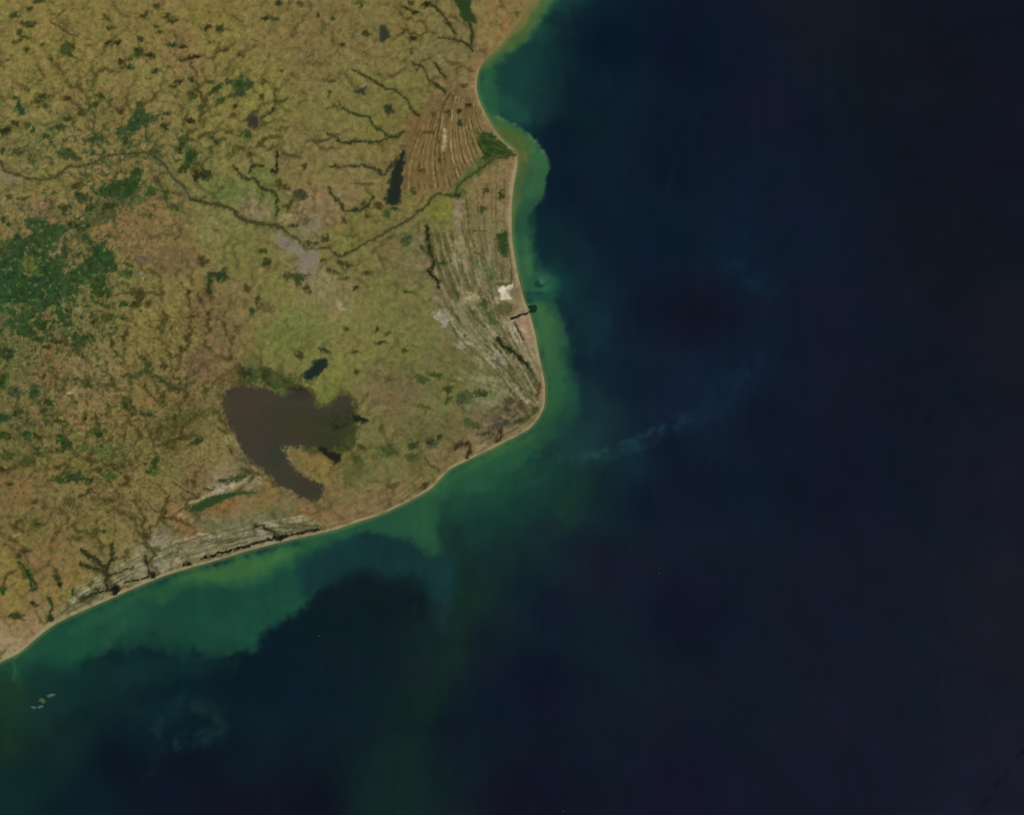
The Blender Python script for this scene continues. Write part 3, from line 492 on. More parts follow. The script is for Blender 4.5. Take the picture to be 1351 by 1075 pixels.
# --- small woods, one by one; (x, y, rx, ry, angle, colour)
G1, G2, G3, G4 = (42,50,28), (34,56,30), (56,54,34), (36,34,20)
small = [
('NW',[(18,21,6,3,-.6,G1),(37,32,9,4,0,OLV),(26,43,3,3,0,G1),(32,50,4,2.4,.4,G1),(40,11,4,3,0,G1),(88,64,8,8,0,OLV),(94,74,5,2,.4,G1),(56,60,3.4,2.6,0,G1),(35,65,3,2.4,0,G4),(26,52,3,2,0,G3),(143,57,5,3.2,-.2,G4),(155,56,4,3,0,G4),(146,37,5,2,-.2,G3),(141,23,5,2,.5,G3),
 (190,20,7,3,-.5,G3),(208,8,4,3,-.4,G3),(220,22,5,3,0,G1),(228,28,6,3,0,G1),(205,35,4,2.6,0,G3),(210,43,4,2,0,G1),(185,52,4,3.2,0,G3),(227,59,5.5,3,0,G2),(242,62,5,2.6,0,G4),(182,69,5,6,.4,G1),(197,73,6,3.2,.1,G4),(173,78,4,2,0,G2),(160,82,4,3,.4,G4),(171,89,6,2.6,.2,G1),(250,77,7,2,-.1,G4),
 (236,108,4.4,3.2,0,G4),(228,114,4,2,0,G4),(205,94,4,3,0,G1),(222,89,3,2,0,G1),(52,2,6,3,0,G1),(118,60,3,1.6,0,G3),(20,57,3,2,0,G3),(10,80,3,2,0,G3),(66,78,3,2,0,BRN)]),
('W',[(133,127,5,3,.4,G1),(125,138,6,4,-.5,G1),(108,148,6,4,0,G3),(89,129,3.4,2.6,0,G4),(55,127,6,4,-.2,G1),(51,134,5,2,0,G4),(36,118,3,2,0,G1),(20,129,4,2,0,G2),(24,138,3,6,.3,BGR),(28,146,5,4,0,BGR),(20,162,4,3.4,.5,G4),(90,157,6,3,-.2,G1),(77,168,9,3,-.1,G1),(158,147,7,3,0,BRN),(185,138,4,5,0,G3),
 (60,180,4,3.4,0,G2),(7,172,6,4,0,G4),(5,178,3,3,0,G2),(242,188,5,7,0,G2),(237,198,4,3.4,0,G4),(253,204,6,6,0,G4),(166,186,4,6,.2,G1),(250,160,4,2.6,0,G4),(219,150,4,2,-.2,G1),(216,166,4,4,.4,G1),(23,201,9,4,-.2,OLV),(44,172,3,4,.7,G1),(3,200,3,5,0,OLV),(60,140,5,3,.5,G3),(36,165,4,3,0,OLV),(190,165,4,2,.3,G1),(206,200,6,3,.1,OLV)]),
('N',[(275,36,4,3,0,G4),(291,38,5,4,.2,G1),(349,25,4.6,2.2,0,G4),(362,25,4.6,2.2,.3,G1),(452,60,3.2,3,0,G4),(296,66,4,2,0,G3),(258,75,6,2,-.1,G4),(318,73,3.2,2.6,.5,G1),(371,94,3.2,2.2,0,G3),(437,107,5,2,0,G3),(434,123,3.2,3.2,0,G3),(285,118,9,3,-.6,G2),(291,132,6,4,0,G2),(278,108,5,1.8,0,G1),
 (252,105,3.2,3,0,G2),(311,140,3.2,3,0,G4),(252,160,3.4,2.4,0,G4),(326,178,5,4,0,G2),(286,188,3.2,2.6,0,G4),(280,182,5,2,.4,G1),(331,203,3,3,0,G1),(254,125,6,6,0,OLV),(268,140,5,3,-.4,OLV),(483,44,4,4,0,G3),(368,4,4,3,0,G1),(396,6,5,3,.4,G3),(420,20,3,3,0,G3),(427,35,3,8,0,(88,76,50)),(440,25,2.4,2.4,0,G1),(476,8,2.4,3,0,G1),(346,128,3,3,0,OLV),
 (536,12,5,2.2,.1,G4),(547,17,5,2.2,.3,G4),(542,4,3.4,2,0,G1),(546,52,6,3,0,G4),(562,6,4,3,0,G4),(618,140,3,3,0,G4),(606,146,3.2,3,0,G4),(607,163,3.6,4,0,G1),(591,148,3,2.4,0,G1),(498,97,2.6,1.6,0,G2),(543,68,2.6,5,0,(84,78,48)),(566,175,7,1.8,0,BRN),(572,151,3,3,0,BRN),(612,113,5,1.6,0,BRN),(683,18,4,3,-.3,BRN)]),
('WC',[(102,245,9,4,0,G3),(199,253,8,6,-.5,(48,66,36)),(219,259,4,6,0,G2),(230,274,8,4,.3,(58,74,44)),(250,210,5,11,.1,G2),(242,222,9,4,-.5,G1),(258,233,3,5,0,G4),(145,272,9,3.4,-.3,G1),(184,390,6,9,.2,G3),(167,362,8,4,-.2,(56,72,44)),(133,383,12,8,.3,(46,66,36)),(248,386,3.4,2.4,0,G4),(121,274,6,2,-.3,G1),
 (84,275,9,4,0,G1),(92,294,4,3,0,G4),(160,226,4,2.4,0,BRN),(206,240,4,3,0,BRN),(199,285,4,2.4,0,BRN),(44,293,10,4,0,(46,62,46)),(3,291,3,3,0,G1),(30,262,6,2.4,-.2,OLV),(11,260,4,2,0,OLV),(86,330,3,10,0,(46,52,36)),(116,346,6,5,0,G2),(178,402,6,3,.2,G1),(163,401,6,4,0,G2),(194,402,4,3,0,BRN),(118,275,4,6,.8,G1),(130,400,5,2,.2,OLV)]),
('C',[(428,315,5,5,0,G3),(352,346,5,5,.5,G1),(454,291,3,4,0,BRN),(402,219,3,3,0,G3),(426,343,3.4,2.4,0,G3),(434,356,3,4,0,G3),(441,360,6,1.8,.2,G3),(347,331,5,2.6,0,OLV),(469,380,3.4,2.6,0,G1),(404,380,5,3,0,G3),(368,242,3.4,6,0,G3),(376,246,6,3,.4,BRN),(383,270,3,7,.4,G3),(378,272,5,2.4,0,OLV),(405,292,5,2.4,0,G3),(392,297,3,3,0,G1),(384,298,3,2,0,G1),
 (407,320,3,2.4,0,G4),(417,320,3,2,0,G4),(450,347,6,3,.3,G3),(458,351,5,2,0,G3),(470,278,4,3,0,G2),(480,270,3,3,0,G3),(483,361,6,1.6,0,G3),(455,367,5,1.6,0,G3),(408,386,4,1.8,0,G3),(339,396,3,4,0,G1),(326,380,5,3,.6,G3),(332,410,3,4,0,G2),(351,406,9,6,.3,(92,76,54)),(269,346,6,5,0,G3),(264,340,4,3,0,BRN),(497,435,2.2,4.5,0,G1),(502,452,5.5,2.2,0,G1),(472,491,4,2.6,0,G3),(470,465,4,1.8,0,G3),(512,441,4,2,-.3,OLV),(533,463,3,3,0,BRN),(395,469,5,4,0,G3),(428,462,6,3,.2,G1),(458,434,3,2,0,OLV)]),
('SW',[(51,447,9,4,.1,G2),(78,452,9,2,.15,G4),(62,457,4,3,0,G4),(195,546,9,3,.3,G1),(129,572,7,5,0,G2),(35,574,6,6,0,BGR),(49,576,7,3.6,.1,G1),(78,555,5,3,.4,G1),(66,531,6,5,0,G1),(4,504,5,8,0,G2),(4,551,9,5,0,BGR),(21,545,7,2,-.2,G1),(45,517,6,8,.3,BGR),(19,517,9,6,.1,(50,66,46)),(58,541,3,5,.2,G1),(116,509,5,3,0,G1),(240,578,8,2,0,G1),(205,605,3.4,3,0,G1),
 (6,574,9,5,.1,G1),(112,552,2.6,5,0,G3),(12,619,3,3,0,BRN),(13,638,4,2.4,0,G4),(204,613,3.4,8,0,(44,66,30)),(198,622,5,3,0,G2),(124,701,9,3,-.2,(60,68,40)),(119,648,4.4,3.4,0,G3),(52,691,5.5,3,-.2,G1),(33,727,6,2,0,G4),(25,734,4,3,0,G1),(38,756,4,5,0,G2),(3,778,5,5,0,G2),(96,781,3,4,0,G2),(45,796,5,3,.5,G4),(74,762,5,3,.6,G1),(79,771,3,3,0,G4),(21,812,9,4,0,G1),(66,817,5,4,0,G1),(143,420,8,6,0,OLV),(124,424,4,4,0,G4),(152,434,4,3,0,G3),(216,484,4,3,-.6,G3),(240,460,6,3,.4,G3),(252,418,5,2.6,-.3,G3),(140,660,8,2,.2,G3),(10,600,10,5,0,OLV),(36,608,6,8,.7,(62,72,40)),
 (2,618,4,3,0,G4),(104,655,8,2,-.2,G3),(92,662,7,6,0,(84,74,54)),(47,662,4,3,-.6,G3),(164,640,6,2,0,BRN),(168,632,3,5,0,BRN),(136,700,3,2,0,G1),(168,730,4,6,.3,(84,72,46)),(192,706,5,5,0,(72,54,36)),(260,582,9,3,-.4,G1),(110,790,4,3,0,G1),(120,770,5,3,-.5,(64,72,44)),(128,778,5,2.6,-.2,(52,58,38)),(205,725,6,4,0,(70,80,56)),(118,786,7,2,-.3,(48,56,34)),(92,798,6,3,.6,(96,92,66))]),
('E',[(636,519,9,3.6,0,(50,54,28)),(592,514,5,4,-.3,(54,52,28)),(592,527,4,5,.3,OLV),(580,577,3.4,3,0,G1),(558,537,10,3,.3,(84,72,48)),(545,588,6,5,0,OLV),(570,590,5,3,0,(76,76,60)),(640,251,3,5,0,G3),(557,225,3.4,2.4,0,BRN),(661,258,3,5,0,G1),(636,277,4,4,0,OLV),(536,317,6,7,.3,(60,70,42)),(585,348,5,3,0,OLV),(540,384,5,2,0,OLV),(695,550,6,3,-.4,(66,68,38)),(706,540,5,3,-.5,(70,68,40)),(686,555,8,3,-.3,(60,56,38)),(672,530,5,6,.4,(82,62,52)),
 (688,535,4,8,-.3,(84,62,56)),(668,540,5,4,0,(74,60,46)),(660,560,14,3,-.3,(72,60,56)),(625,560,9,3,.5,(72,68,42)),(640,572,9,2,0,(66,58,38)),(617,556,5,6,0,(78,76,48)),(556,500,9,5,.4,(76,80,46)),(575,495,8,3,.3,OLV),(713,483,2,6,0,(70,66,40)),(638,403,4,7,-.4,(60,60,36)),(664,408,12,8,0,(92,80,54)),(648,420,4,10,-.6,(72,74,44)),(478,590,4,3,0,OLV),(503,566,5,3,0,(82,84,52)),(487,648,3,1.4,0,G3),(520,640,12,1.8,-.4,(84,70,46)),(470,606,6,6,0,(66,72,42)),(544,603,8,5,0,(74,74,44)),(560,640,5,3,-.7,(62,48,32)),(500,272,6,4,0,BRN),(521,276,6,2.4,0,G1),(510,282,4,4,0,(60,72,38)),(484,285,5,2.6,0,BRN),(545,253,4,4,.6,OLV),(605,258,4,3,0,G1)])]
MARKS = [('the kinked wood',180,162),('the star-shaped wood',318,110),('the boxy wood',267,231),('the small grey pond',334,162),('the black hooked creek',365,213),('the big forest',70,365),('the long upright lagoon',520,240),('the top edge lagoon',615,14),
 ('the dark oval pond',507,45),('the grey town',402,335),('the hook-shaped wood',285,370),('the large brown lake',360,560),('the blue-black lagoon',417,488),('the harbour channel',685,415),('the bright sand yard',665,384),('the cape',716,520),('the long wooded valley',215,498),('the comb-shaped wood',97,630),
 ('the wedge-shaped wood',88,585),('the ring-shaped lagoon',150,777),('the crooked lagoon strip',295,660),('the corner top left',0,0),('the river mouth',683,204),('the black crescent creek',568,330),('the dark riverside wood',155,247),('the pale left edge town',15,237),('the triangular pond',475,120),('the hooked beach creek',612,592),('the round northern wood',513,145)]
TAKEN = set()
def patch_label(x, y, rx, ry, a, c, noun):
    m = rx*ry
    size = 'tiny' if m < 9 else 'small' if m < 18 else 'medium' if m < 36 else 'sizeable'
    q = rx/ry
    shape = 'round' if .75 < q < 1.35 else 'upright' if q <= .75 else ('slanting' if abs(a) > .3 else 'flat wide' if q > 2.2 else 'oval')
    colr = 'near-black' if sum(c) < 100 else 'dark green' if c[1] > c[0]+8 and sum(c) < 160 else 'brown' if c[0] >= c[1]+4 else 'olive'
    for nm, mx, my in sorted(MARKS, key=lambda q_: (q_[1]-x)**2+(q_[2]-y)**2)[:14]:
        dx, dy = x-mx, y-my; dd = math.hypot(dx, dy); an = math.degrees(math.atan2(-dy, dx)) % 360
        dr = ['right of','above right of','above','above left of','left of','below left of','below','below right of'][int((an+22.5)//45) % 8]
        near_ = 'just' if dd < 22 else 'close' if dd < 45 else 'some way' if dd < 90 else 'far'
        L_ = f'{size} {shape} {colr} {noun} {near_} {dr} {nm}'
        if L_ not in TAKEN and len(L_.split()) <= 16:
            TAKEN.add(L_); return L_
    return L_
for key, L in small:
    for (x, y, rx, ry, a, c) in L:
        T.blob(x, y, rx*1.5, ry*1.5, (c[0]+24, c[1]+24, c[2]+12), a, 2.5, .35)
        r_ = T.blob(x, y, rx*1.1, ry*1.1, (c[0]*.86, c[1]*.9, c[2]*.86), a, 1.7, .92)
        feat('tree_patch' if key != 'E' else 'scrub_patch', patch_label(x, y, rx, ry, a, c, 'tree patch' if key != 'E' else 'scrub patch'), 'trees' if key != 'E' else 'scrub', r_, .02, M_WOOD, None, {'NW':'tree patches in the upper left corner','W':'tree patches north of the western river','N':'tree patches in the northern farmland','WC':'tree patches north and east of the big forest','C':'tree patches around the town','SW':'tree patches in the south-western hills','E':'scrub patches in the eastern plain'}[key])

# --- sand, town, port
r_ = T.poly([(659,378),(668,377),(678,375),(674,381),(671,387),(675,395),(668,394),(660,396),(659,386)], (196,176,158), 1.2, .95, False)
T.blob(663,383,3.5,5,(212,192,180),0,1.5,.8)
feat('sand_flat', 'bright white sand yard just behind the eastern beach above the harbour', 'sand flat', r_, .006, M_SAND, 'structure')
TOWN = [(365,309),(377,315),(386,320),(393,322),(401,331),(410,333),(419,331),(420,348),(410,360),(401,361),(392,355),(396,344),(389,336),(378,332),(366,321)]
tw = T.poly(TOWN, (120,111,96), 3, .85, rag=2.2, ragb=2.5)
for q in range(60):
    T.blob(random.uniform(366,420), random.uniform(306,360), random.uniform(1.5,4), random.uniform(1,2.5), random.choice([(134,124,112),(104,98,76),(98,100,66),(142,130,116)]), random.uniform(-1,1), 1.2, .35)
tw2 = T.poly([(398,293),(412,290),(424,292),(424,302),(416,310),(404,314),(396,306)], (118,108,88), 3, .6)
T.line([(368,310),(384,326),(400,340),(408,352)], 5, (130,119,108), 3, .5)
ch = T.line([(674,421),(683,418),(690,414),(697,412)], 3.2, (20,22,10), .8, 1.0)
feat('harbour_channel', 'straight black harbour channel cut through the eastern beach', 'channel', ch, .006, M_WATER, 'structure')
ch = T.line([(679,425),(684,435),(689,448)], 2.6, (58,52,46), 1.0, .9)
feat('harbour_canal', 'narrow dark canal branching south from the black harbour channel', 'canal', ch, .006, M_WATER, 'structure')

# ---------------------------------------------------------------- beach tint, texture of the cover
hills_n = fbm(X, Y, 26, 5, 101, .55)
rid = 1-np.abs(fbm(X, Y, 17, 3, 140))*2.2
rid2 = 1-np.abs(fbm(X*0.75+Y*0.25, (Y-0.32*X)*1.7, 9, 3, 160))*2.2      # creases running east-south-east
fine = fbm(X, Y, 4.2, 3, 200, .7)
med = fbm(X, Y, 13, 3, 230, .6)
big = fbm(X, Y, 46, 3, 260, .6)
hue = fbm(X, Y, 9, 4, 290, .7)
hue2 = fbm(X, Y, 24, 3, 320, .6)
water_mask = np.zeros(X.shape)
for f in FEATS:
    if f[8] is M_WATER:
        water_mask[f[5]] = np.maximum(water_mask[f[5]], sstep(-1.5, .5, f[6]))
# dendritic valleys: water is run down a fractal relief towards river, lake and sea
import heapq
dstep = 2
DX, DY = X[::dstep, ::dstep], Y[::dstep, ::dstep]
dr_ = np.minimum(seg_dist(DX, DY, catmull(RIV, 2), False), np.abs(SD[::dstep, ::dstep])*.9)
dr_ = np.minimum(dr_, seg_dist(DX, DY, catmull(LAKE, 1, True), True)*.9)
for P_, dep in [([(300,505),(262,500),(215,500),(170,498)],0),([(290,560),(250,560),(215,580),(180,600),(120,600),(60,605),(-40,620)],0),([(147,770),(140,740),(118,700),(60,690),(-40,700)],0),([(197,760),(192,720),(180,680),(150,662)],0),([(240,690),(250,655),(262,620)],0),([(45,800),(38,760),(24,730),(10,700)],0),([(300,480),(270,440),(240,410),(230,380)],0),([(334,162),(365,130),(372,100)],0),([(188,200),(150,170),(110,130),(60,100)],0),([(240,240),(262,190),(290,150),(300,100)],0)]:
    dr_ = np.minimum(dr_, seg_dist(DX, DY, np.array(P_, float), False))
E0 = .5*np.sqrt(dr_+4)+1.0*fbm(DX+5*fbm(DX, DY, 16, 2, 1211), DY+5*fbm(DX, DY, 16, 2, 1217), 21, 4, 1201, .6)
E0[(SD[::dstep, ::dstep] < 0)] = -10+.001*SD[::dstep, ::dstep][SD[::dstep, ::dstep] < 0]
nr, nc = E0.shape
rr_ = np.random.RandomState(5).rand(nr*nc).tolist(); Ef = E0.ravel().tolist(); done = bytearray(nr*nc); par = [-1]*(nr*nc); order = []
hq = []
for i in range(nr):
    for j in (0, nc-1): hq.append((Ef[i*nc+j], i*nc+j)); done[i*nc+j] = 1
for j in range(1, nc-1):
    for i in (0, nr-1): hq.append((Ef[i*nc+j], i*nc+j)); done[i*nc+j] = 1
heapq.heapify(hq)
while hq:
    e, c = heapq.heappop(hq); order.append(c); i, j = divmod(c, nc)
    for di, dj in ((-1,0),(1,0),(0,-1),(0,1),(-1,-1),(-1,1),(1,-1),(1,1)):
        a, b = i+di, j+dj
        if 0 <= a < nr and 0 <= b < nc:
            q = a*nc+b
            if not done[q]:
                done[q] = 1; par[q] = c; heapq.heappush(hq, (max(e, Ef[q])+.05*rr_[q], q))
acc = [1.0]*(nr*nc)
for c in reversed(order):
    if par[c] >= 0: acc[par[c]] += acc[c]
acc = np.array(acc).reshape(nr, nc)
va = .5*sstep(2.6, 4.0, np.log(acc))+.5*sstep(3.6, 5.6, np.log(acc))
va[SD[::dstep, ::dstep] < 2] = 0
va = (va*3+np.roll(va, 1, 0)+np.roll(va, -1, 0)+np.roll(va, 1, 1)+np.roll(va, -1, 1))/4.0
def upsample(A, shape, k):
    ii = np.arange(shape[0])/k; jj = np.arange(shape[1])/k
    i0 = np.minimum(ii.astype(int), A.shape[0]-2); j0 = np.minimum(jj.astype(int), A.shape[1]-2)
    fi = np.clip(ii-i0, 0, 1)[:, None]; fj = np.clip(jj-j0, 0, 1)[None]
    return (A[i0][:, j0]*(1-fi)*(1-fj)+A[i0+1][:, j0]*fi*(1-fj)+A[i0][:, j0+1]*(1-fi)*fj+A[i0+1][:, j0+1]*fi*fj)
VAL = np.clip(upsample(va, X.shape, dstep), 0, 1)
wi = np.clip(np.round(np.arange(X.shape[0])[:, None]+2.2*fbm(X, Y, 7, 2, 1401)/1.1).astype(int), 0, X.shape[0]-1)
wj = np.clip(np.round(np.arange(X.shape[1])[None]+2.2*fbm(X, Y, 7, 2, 1411)/1.1).astype(int), 0, X.shape[1]-1)
VAL = VAL[wi, wj]
VAL = (VAL*2+np.roll(VAL, 1, 0)+np.roll(VAL, 1, 1))/4
vreg = np.clip(.36+.9*g2(230,440,90,70)+.9*g2(180,570,150,80)+.95*g2(170,690,120,70)+.6*g2(260,620,50,50)+.5*g2(340,180,110,60)+.4*g2(540,60,70,70)+.45*g2(60,740,90,60)+.35*g2(200,110,160,80)-.25*g2(420,440,90,60)-.5*g2(640,330,60,200)-.3*g2(560,190,40,60), .0, 1)
vmod = np.clip(.75+1.0*fbm(X, Y, 24, 3, 1301, .6), .15, 1.2)
VAL = VAL*vreg*vmod*(1-water_mask)
wv = np.clip(VAL*1.45, 0, .85)
vc = np.where((wooded > .35)[..., None], np.array((48,58,34.)), np.array((60,55,32.)))
R.C = R.C*(1-wv[..., None])+vc*wv[..., None]
# scattered small tree cover too small to stand alone
specks = sstep(.26, .55, fbm(X, Y, 7.5, 3, 400, .6)+.35*fbm(X, Y, 40, 2, 440)+.55*(wooded-.45))
wsp = (specks*np.clip(wooded*1.1+.10, 0, .9))*(1-water_mask)
R.C = R.C*(1-wsp[..., None])+np.array((40,60,36.))*wsp[..., None]
k = (1-water_mask)
contr = (.62+.6*hill+.25*wooded)*(1-.55*g2(600,180,60,80)-.3*g2(640,380,60,120))
sq_x = X+3.0*fbm(X, Y, 9, 2, 460); sq_y = Y+3.0*fbm(X, Y, 9, 2, 470)
f1 = fbm(sq_x, sq_y, 6.0, 3, 200, .6); f2 = fbm(sq_x, sq_y, 9.5, 3, 230, .55)
amp = 1.03+.035*big+.105*f2+.075*f1+(.02+.07*hill)*hills_n*.8
amp -= contr*.19*sstep(.24, .66, fbm(sq_x, sq_y*1.15, 5.2, 3, 480, .6)-.12*med)                 # dark scrub squiggles
amp -= (.05+.16*hill)*np.clip(rid-.62, 0, .4)*2.0
amp -= (.34*g2(180,575,130,70)+.34*g2(250,435,60,45)+.26*g2(190,650,110,55)+.2*g2(60,460,80,60)+.1*g2(60,740,80,60))*np.clip(rid2-.58, 0, .42)*1.9
R.C = R.C*(1+(amp-1)*(.10+.90*k))[..., None]
R.C += (k*(2.6*hue+1.8*hue2))[..., None]*np.array((.75, -.35, .05))
yg = fbm(sq_x, sq_y, 11, 3, 350)
R.C += (k*6.0*yg)[..., None]*np.array((-.25, .55, -.35))
gm = sstep(.30, .70, fbm(sq_x, sq_y, 8, 3, 365, .6))*k*(.18+.4*wooded)
R.C = R.C*(1-gm[..., None])+np.array((66,84,48.))*gm[..., None]
bright = sstep(.36, .8, fbm(X, Y, 6.5, 2, 500))*k*.34*(.3+hill)
R.C = R.C*(1-bright[..., None])+np.array((140,126,86.))*bright[..., None]
R.C += k[..., None]*np.array((8.5, 7.5, 1.0))
R.C += (k*sstep(450, 540, X)*sstep(240, 330, Y))[..., None]*np.array((-5.0, 0.0, 0.0))
R.C += (k*np.clip(g2(150,560,190,260)+.5*g2(100,60,200,140), 0, 1))[..., None]*np.array((3.0, 3.0, -1.5))
# the beach: pale sand fading inland
s_w = 2.6+1.6*g2(678,300,30,110)+1.3*fbm(X, Y, 18, 2, 520)+2.0*g2(60,835,70,50)+1.5*g2(150,790,60,30)+1.2*g2(690,400,30,90)+1.2*g2(680,250,14,60)
wb = sstep(s_w+1.6, s_w-1.2, SD)*.92*(1-water_mask*(SD > 1))
wb *= 1-.85*sstep(96, 78, Y)-.6*g2(655,170,40,26)
wb *= np.clip(.85+.5*fbm(X, Y, 12, 2, 530), .3, 1)
beach_c = np.array((148,137,101.))+(fine*5)[..., None]
R.C = R.C*(1-wb[..., None])+beach_c*wb[..., None]
wn = sstep(9, 2, SD)*g2(690,15,60,70)*.7
R.C = R.C*(1-wn[..., None])+np.array((124,104,62.))*wn[..., None]

# ---------------------------------------------------------------- height of the land (km)
H = 0.02+0.10*hill*np.clip(hills_n+.45, 0, 2)+.035*hill*(fbm(X, Y, 7, 3, 600, .6)+.4)+.006*(med+1)*(.6+hill)
H = H-.05*VAL*(.3+hill)
H = np.maximum(H, .012)
H = H*(1-water_mask*.8)+.012*water_mask*.8
H = np.where(SD > 0, np.minimum(H, .002+.006*np.maximum(SD, 0)+.0025*np.maximum(SD-3, 0)**1.3), -.01+.006*SD)
COLL = to_albedo(R.C)

rows, cols_ = X.shape
def grid_mesh(name, mask, z, COLR, m, XX=X, YY=Y):
    """mask over cells (rows-1, cols-1)"""
    ii, jj = np.nonzero(mask)
    W_ = XX.shape[1]
    a = ii*W_+jj
    F = np.stack([a+W_, a+W_+1, a+1, a], 1)
    u, inv = np.unique(F.ravel(), return_inverse=True)
    F = inv.reshape(F.shape)
    V = np.stack([wx(XX.ravel()[u]), wy(YY.ravel()[u]), z.ravel()[u]], 1)
    return mesh_obj(name, V, F, COLR.reshape(-1, 3)[u], m)

cell_sd = (SD[:-1, :-1]+SD[1:, :-1]+SD[:-1, 1:]+SD[1:, 1:])/4
land = grid_mesh('land', cell_sd > -3, H, COLL, M_LAND)
tag(land, 'tan and olive farmland and hills filling the left half', 'land', kind='structure')

# land beyond the picture's edge, coarser
st = 9
gx = np.arange(-1200, 1200+st, st, float); gy = np.arange(-1200, 1500+st, st, float)
GX, GY = np.meshgrid(gx, gy)
gd = seg_dist(GX, GY, catmull(COAST, 2), False); GSD = np.where(inside(GX, GY, LAND_POLY), gd, -gd)
cx_, cy_ = GX[:-1, :-1]+st/2, GY[:-1, :-1]+st/2
msk = (GSD[:-1, :-1] > -2*st) & ~((cx_ > -30) & (cx_ < 755) & (cy_ > -30) & (cy_ < 905))
gc = np.zeros(GX.shape+(3,))+np.array((118,108,61.))
gc *= (1+.06*fbm(GX, GY, 160, 3, 77)+.13*fbm(GX, GY, 16, 2, 78))[..., None]
gwd = sstep(.25, .7, fbm(GX, GY, 60, 4, 79, .7))*.6
gc = gc*(1-gwd[..., None])+np.array((48,66,38.))*gwd[..., None]
gbe = sstep(9, 2, GSD)
gc = gc*(1-gbe[..., None])+np.array((148,137,101.))*gbe[..., None]
gz = np.where(GSD > 0, np.minimum(.006, .0008*GSD), -.01+.004*GSD)
outer = grid_mesh('land', msk, gz, to_albedo(gc), M_LAND, GX, GY)
tag(outer, 'tan farmland going on beyond the edges of the picture', 'land', kind='structure')

# ---------------------------------------------------------------- the named patches of cover, each a mesh of its own
used = np.zeros(cell_sd.shape, bool)
for (name, lab, cat_, kind_, grp, sl, d, lift, m_, thr) in FEATS[::-1]:
    i0, j0 = sl[0].start, sl[1].start
    if d.size == 0 or d.shape[0] < 2 or d.shape[1] < 2: continue
    dc = (d[:-1, :-1]+d[1:, :-1]+d[:-1, 1:]+d[1:, 1:])/4
    mk = np.zeros(cell_sd.shape, bool)
    mk[i0:i0+dc.shape[0], j0:j0+dc.shape[1]] = dc > thr
    mk &= cell_sd > .3
    mk &= ~used
    if mk.sum() < 3: continue
    used |= mk
    z = H+lift
    if m_ is M_WOOD: z = z+.02*np.abs(fbm(X, Y, 2.6, 1, 900)) if False else z
    o = grid_mesh(name, mk, z, COLL, m_)
    tag(o, lab, cat_, grp, kind_)

# the beach as a strip of sand along the waterline
bm_ = (cell_sd > -1.0) & (cell_sd < (s_w[:-1, :-1]+.3)) & ~used
beach = grid_mesh('beach', bm_, H+.004, COLL, M_SAND)
tag(beach, 'pale sandy beach edging the whole coastline', 'beach', kind='structure')

# ---------------------------------------------------------------- the sea
O = Raster(-60, 1412, -60, 1136, 2.0)
O.warp([(5, 60, 701), (2.5, 18, 731), (.8, 6, 761)])
SEA = [(720,-40,24,50,52),(760,20,14,32,42),(800,60,10,24,38),(760,120,14,28,40),(720,110,18,42,46),(690,100,24,60,54),(680,130,26,62,54),(705,150,22,52,54),(735,180,12,26,38),(740,250,13,27,40),(900,60,12,22,38),(1000,60,17,24,38),(1080,30,20,26,34),(1150,80,16,23,31),(1240,40,14,20,31),(1340,20,15,19,33),(1340,200,17,20,33),(1200,200,15,22,33),(1050,160,17,24,38),(900,200,15,24,38),(980,260,15,27,42),(1040,300,16,26,42),
 (980,330,15,29,44),(800,300,13,28,40),(720,320,16,40,46),(760,340,16,36,46),(735,370,20,54,54),(850,330,14,27,42),(860,400,16,24,38),(920,420,18,22,36),(1100,420,18,24,38),(1250,330,17,22,32),(1340,450,21,24,35),(1200,520,17,23,36),(780,410,18,34,48),(790,470,18,34,46),(780,530,22,46,50),(830,500,17,30,44),(900,520,17,30,46),(960,500,17,29,45),(930,530,18,32,48),(1010,560,17,24,38),(870,590,17,26,40),
 (740,580,26,56,52),(780,580,24,46,54),(830,600,22,42,52),(800,640,18,34,44),(850,660,17,26,40),(900,640,18,24,38),(1100,640,18,23,37),(1340,640,21,25,37),(760,640,24,50,44),(740,665,24,50,42),(760,720,18,32,42),(720,700,22,40,44),(800,740,20,26,40),(690,660,24,56,48),(650,640,30,72,52),(610,660,28,66,52),(625,700,24,54,48),(690,630,28,62,52),(650,750,22,44,42),(690,770,18,34,42),(720,800,18,26,40),
 (620,790,23,44,36),(640,850,18,30,38),(590,860,21,38,36),(560,930,20,36,34),(600,960,17,26,38),(530,1000,20,38,36),(510,1060,19,38,36),(480,880,16,30,38),(430,830,15,29,36),(500,800,17,30,34),(450,960,16,30,38),(400,1000,16,26,36),(400,1060,17,20,32),(300,1060,17,20,33),(250,1010,16,22,34),(200,1020,15,24,37),(150,1000,14,22,35),(100,1060,14,30,38),(60,1010,17,40,40),(10,1040,17,40,40),(10,980,22,44,36),(10,920,27,54,40),(20,890,32,66,42),
 (60,940,22,48,42),(80,970,18,42,40),(120,930,17,40,40),(160,920,16,38,42),(200,940,15,36,42),(200,980,14,28,38),(240,900,14,32,40),(300,900,13,30,38),(350,900,13,28,38),(350,960,15,32,40),(320,1000,15,28,38),(400,900,14,30,40),(700,900,17,22,37),(650,920,17,26,40),(900,800,17,23,37),(1100,800,20,25,38),(1340,800,24,27,38),(700,1050,18,21,35),(900,1050,20,23,38),(1100,1050,21,25,39),(1340,1050,25,27,41)]
O.NZ = fbm(O.X, O.Y, 11, 4, 771, .6); O.NB = fbm(O.X+12*fbm(O.X, O.Y, 50, 2, 775), O.Y+12*fbm(O.X, O.Y, 50, 2, 779), 34, 4, 783, .6)
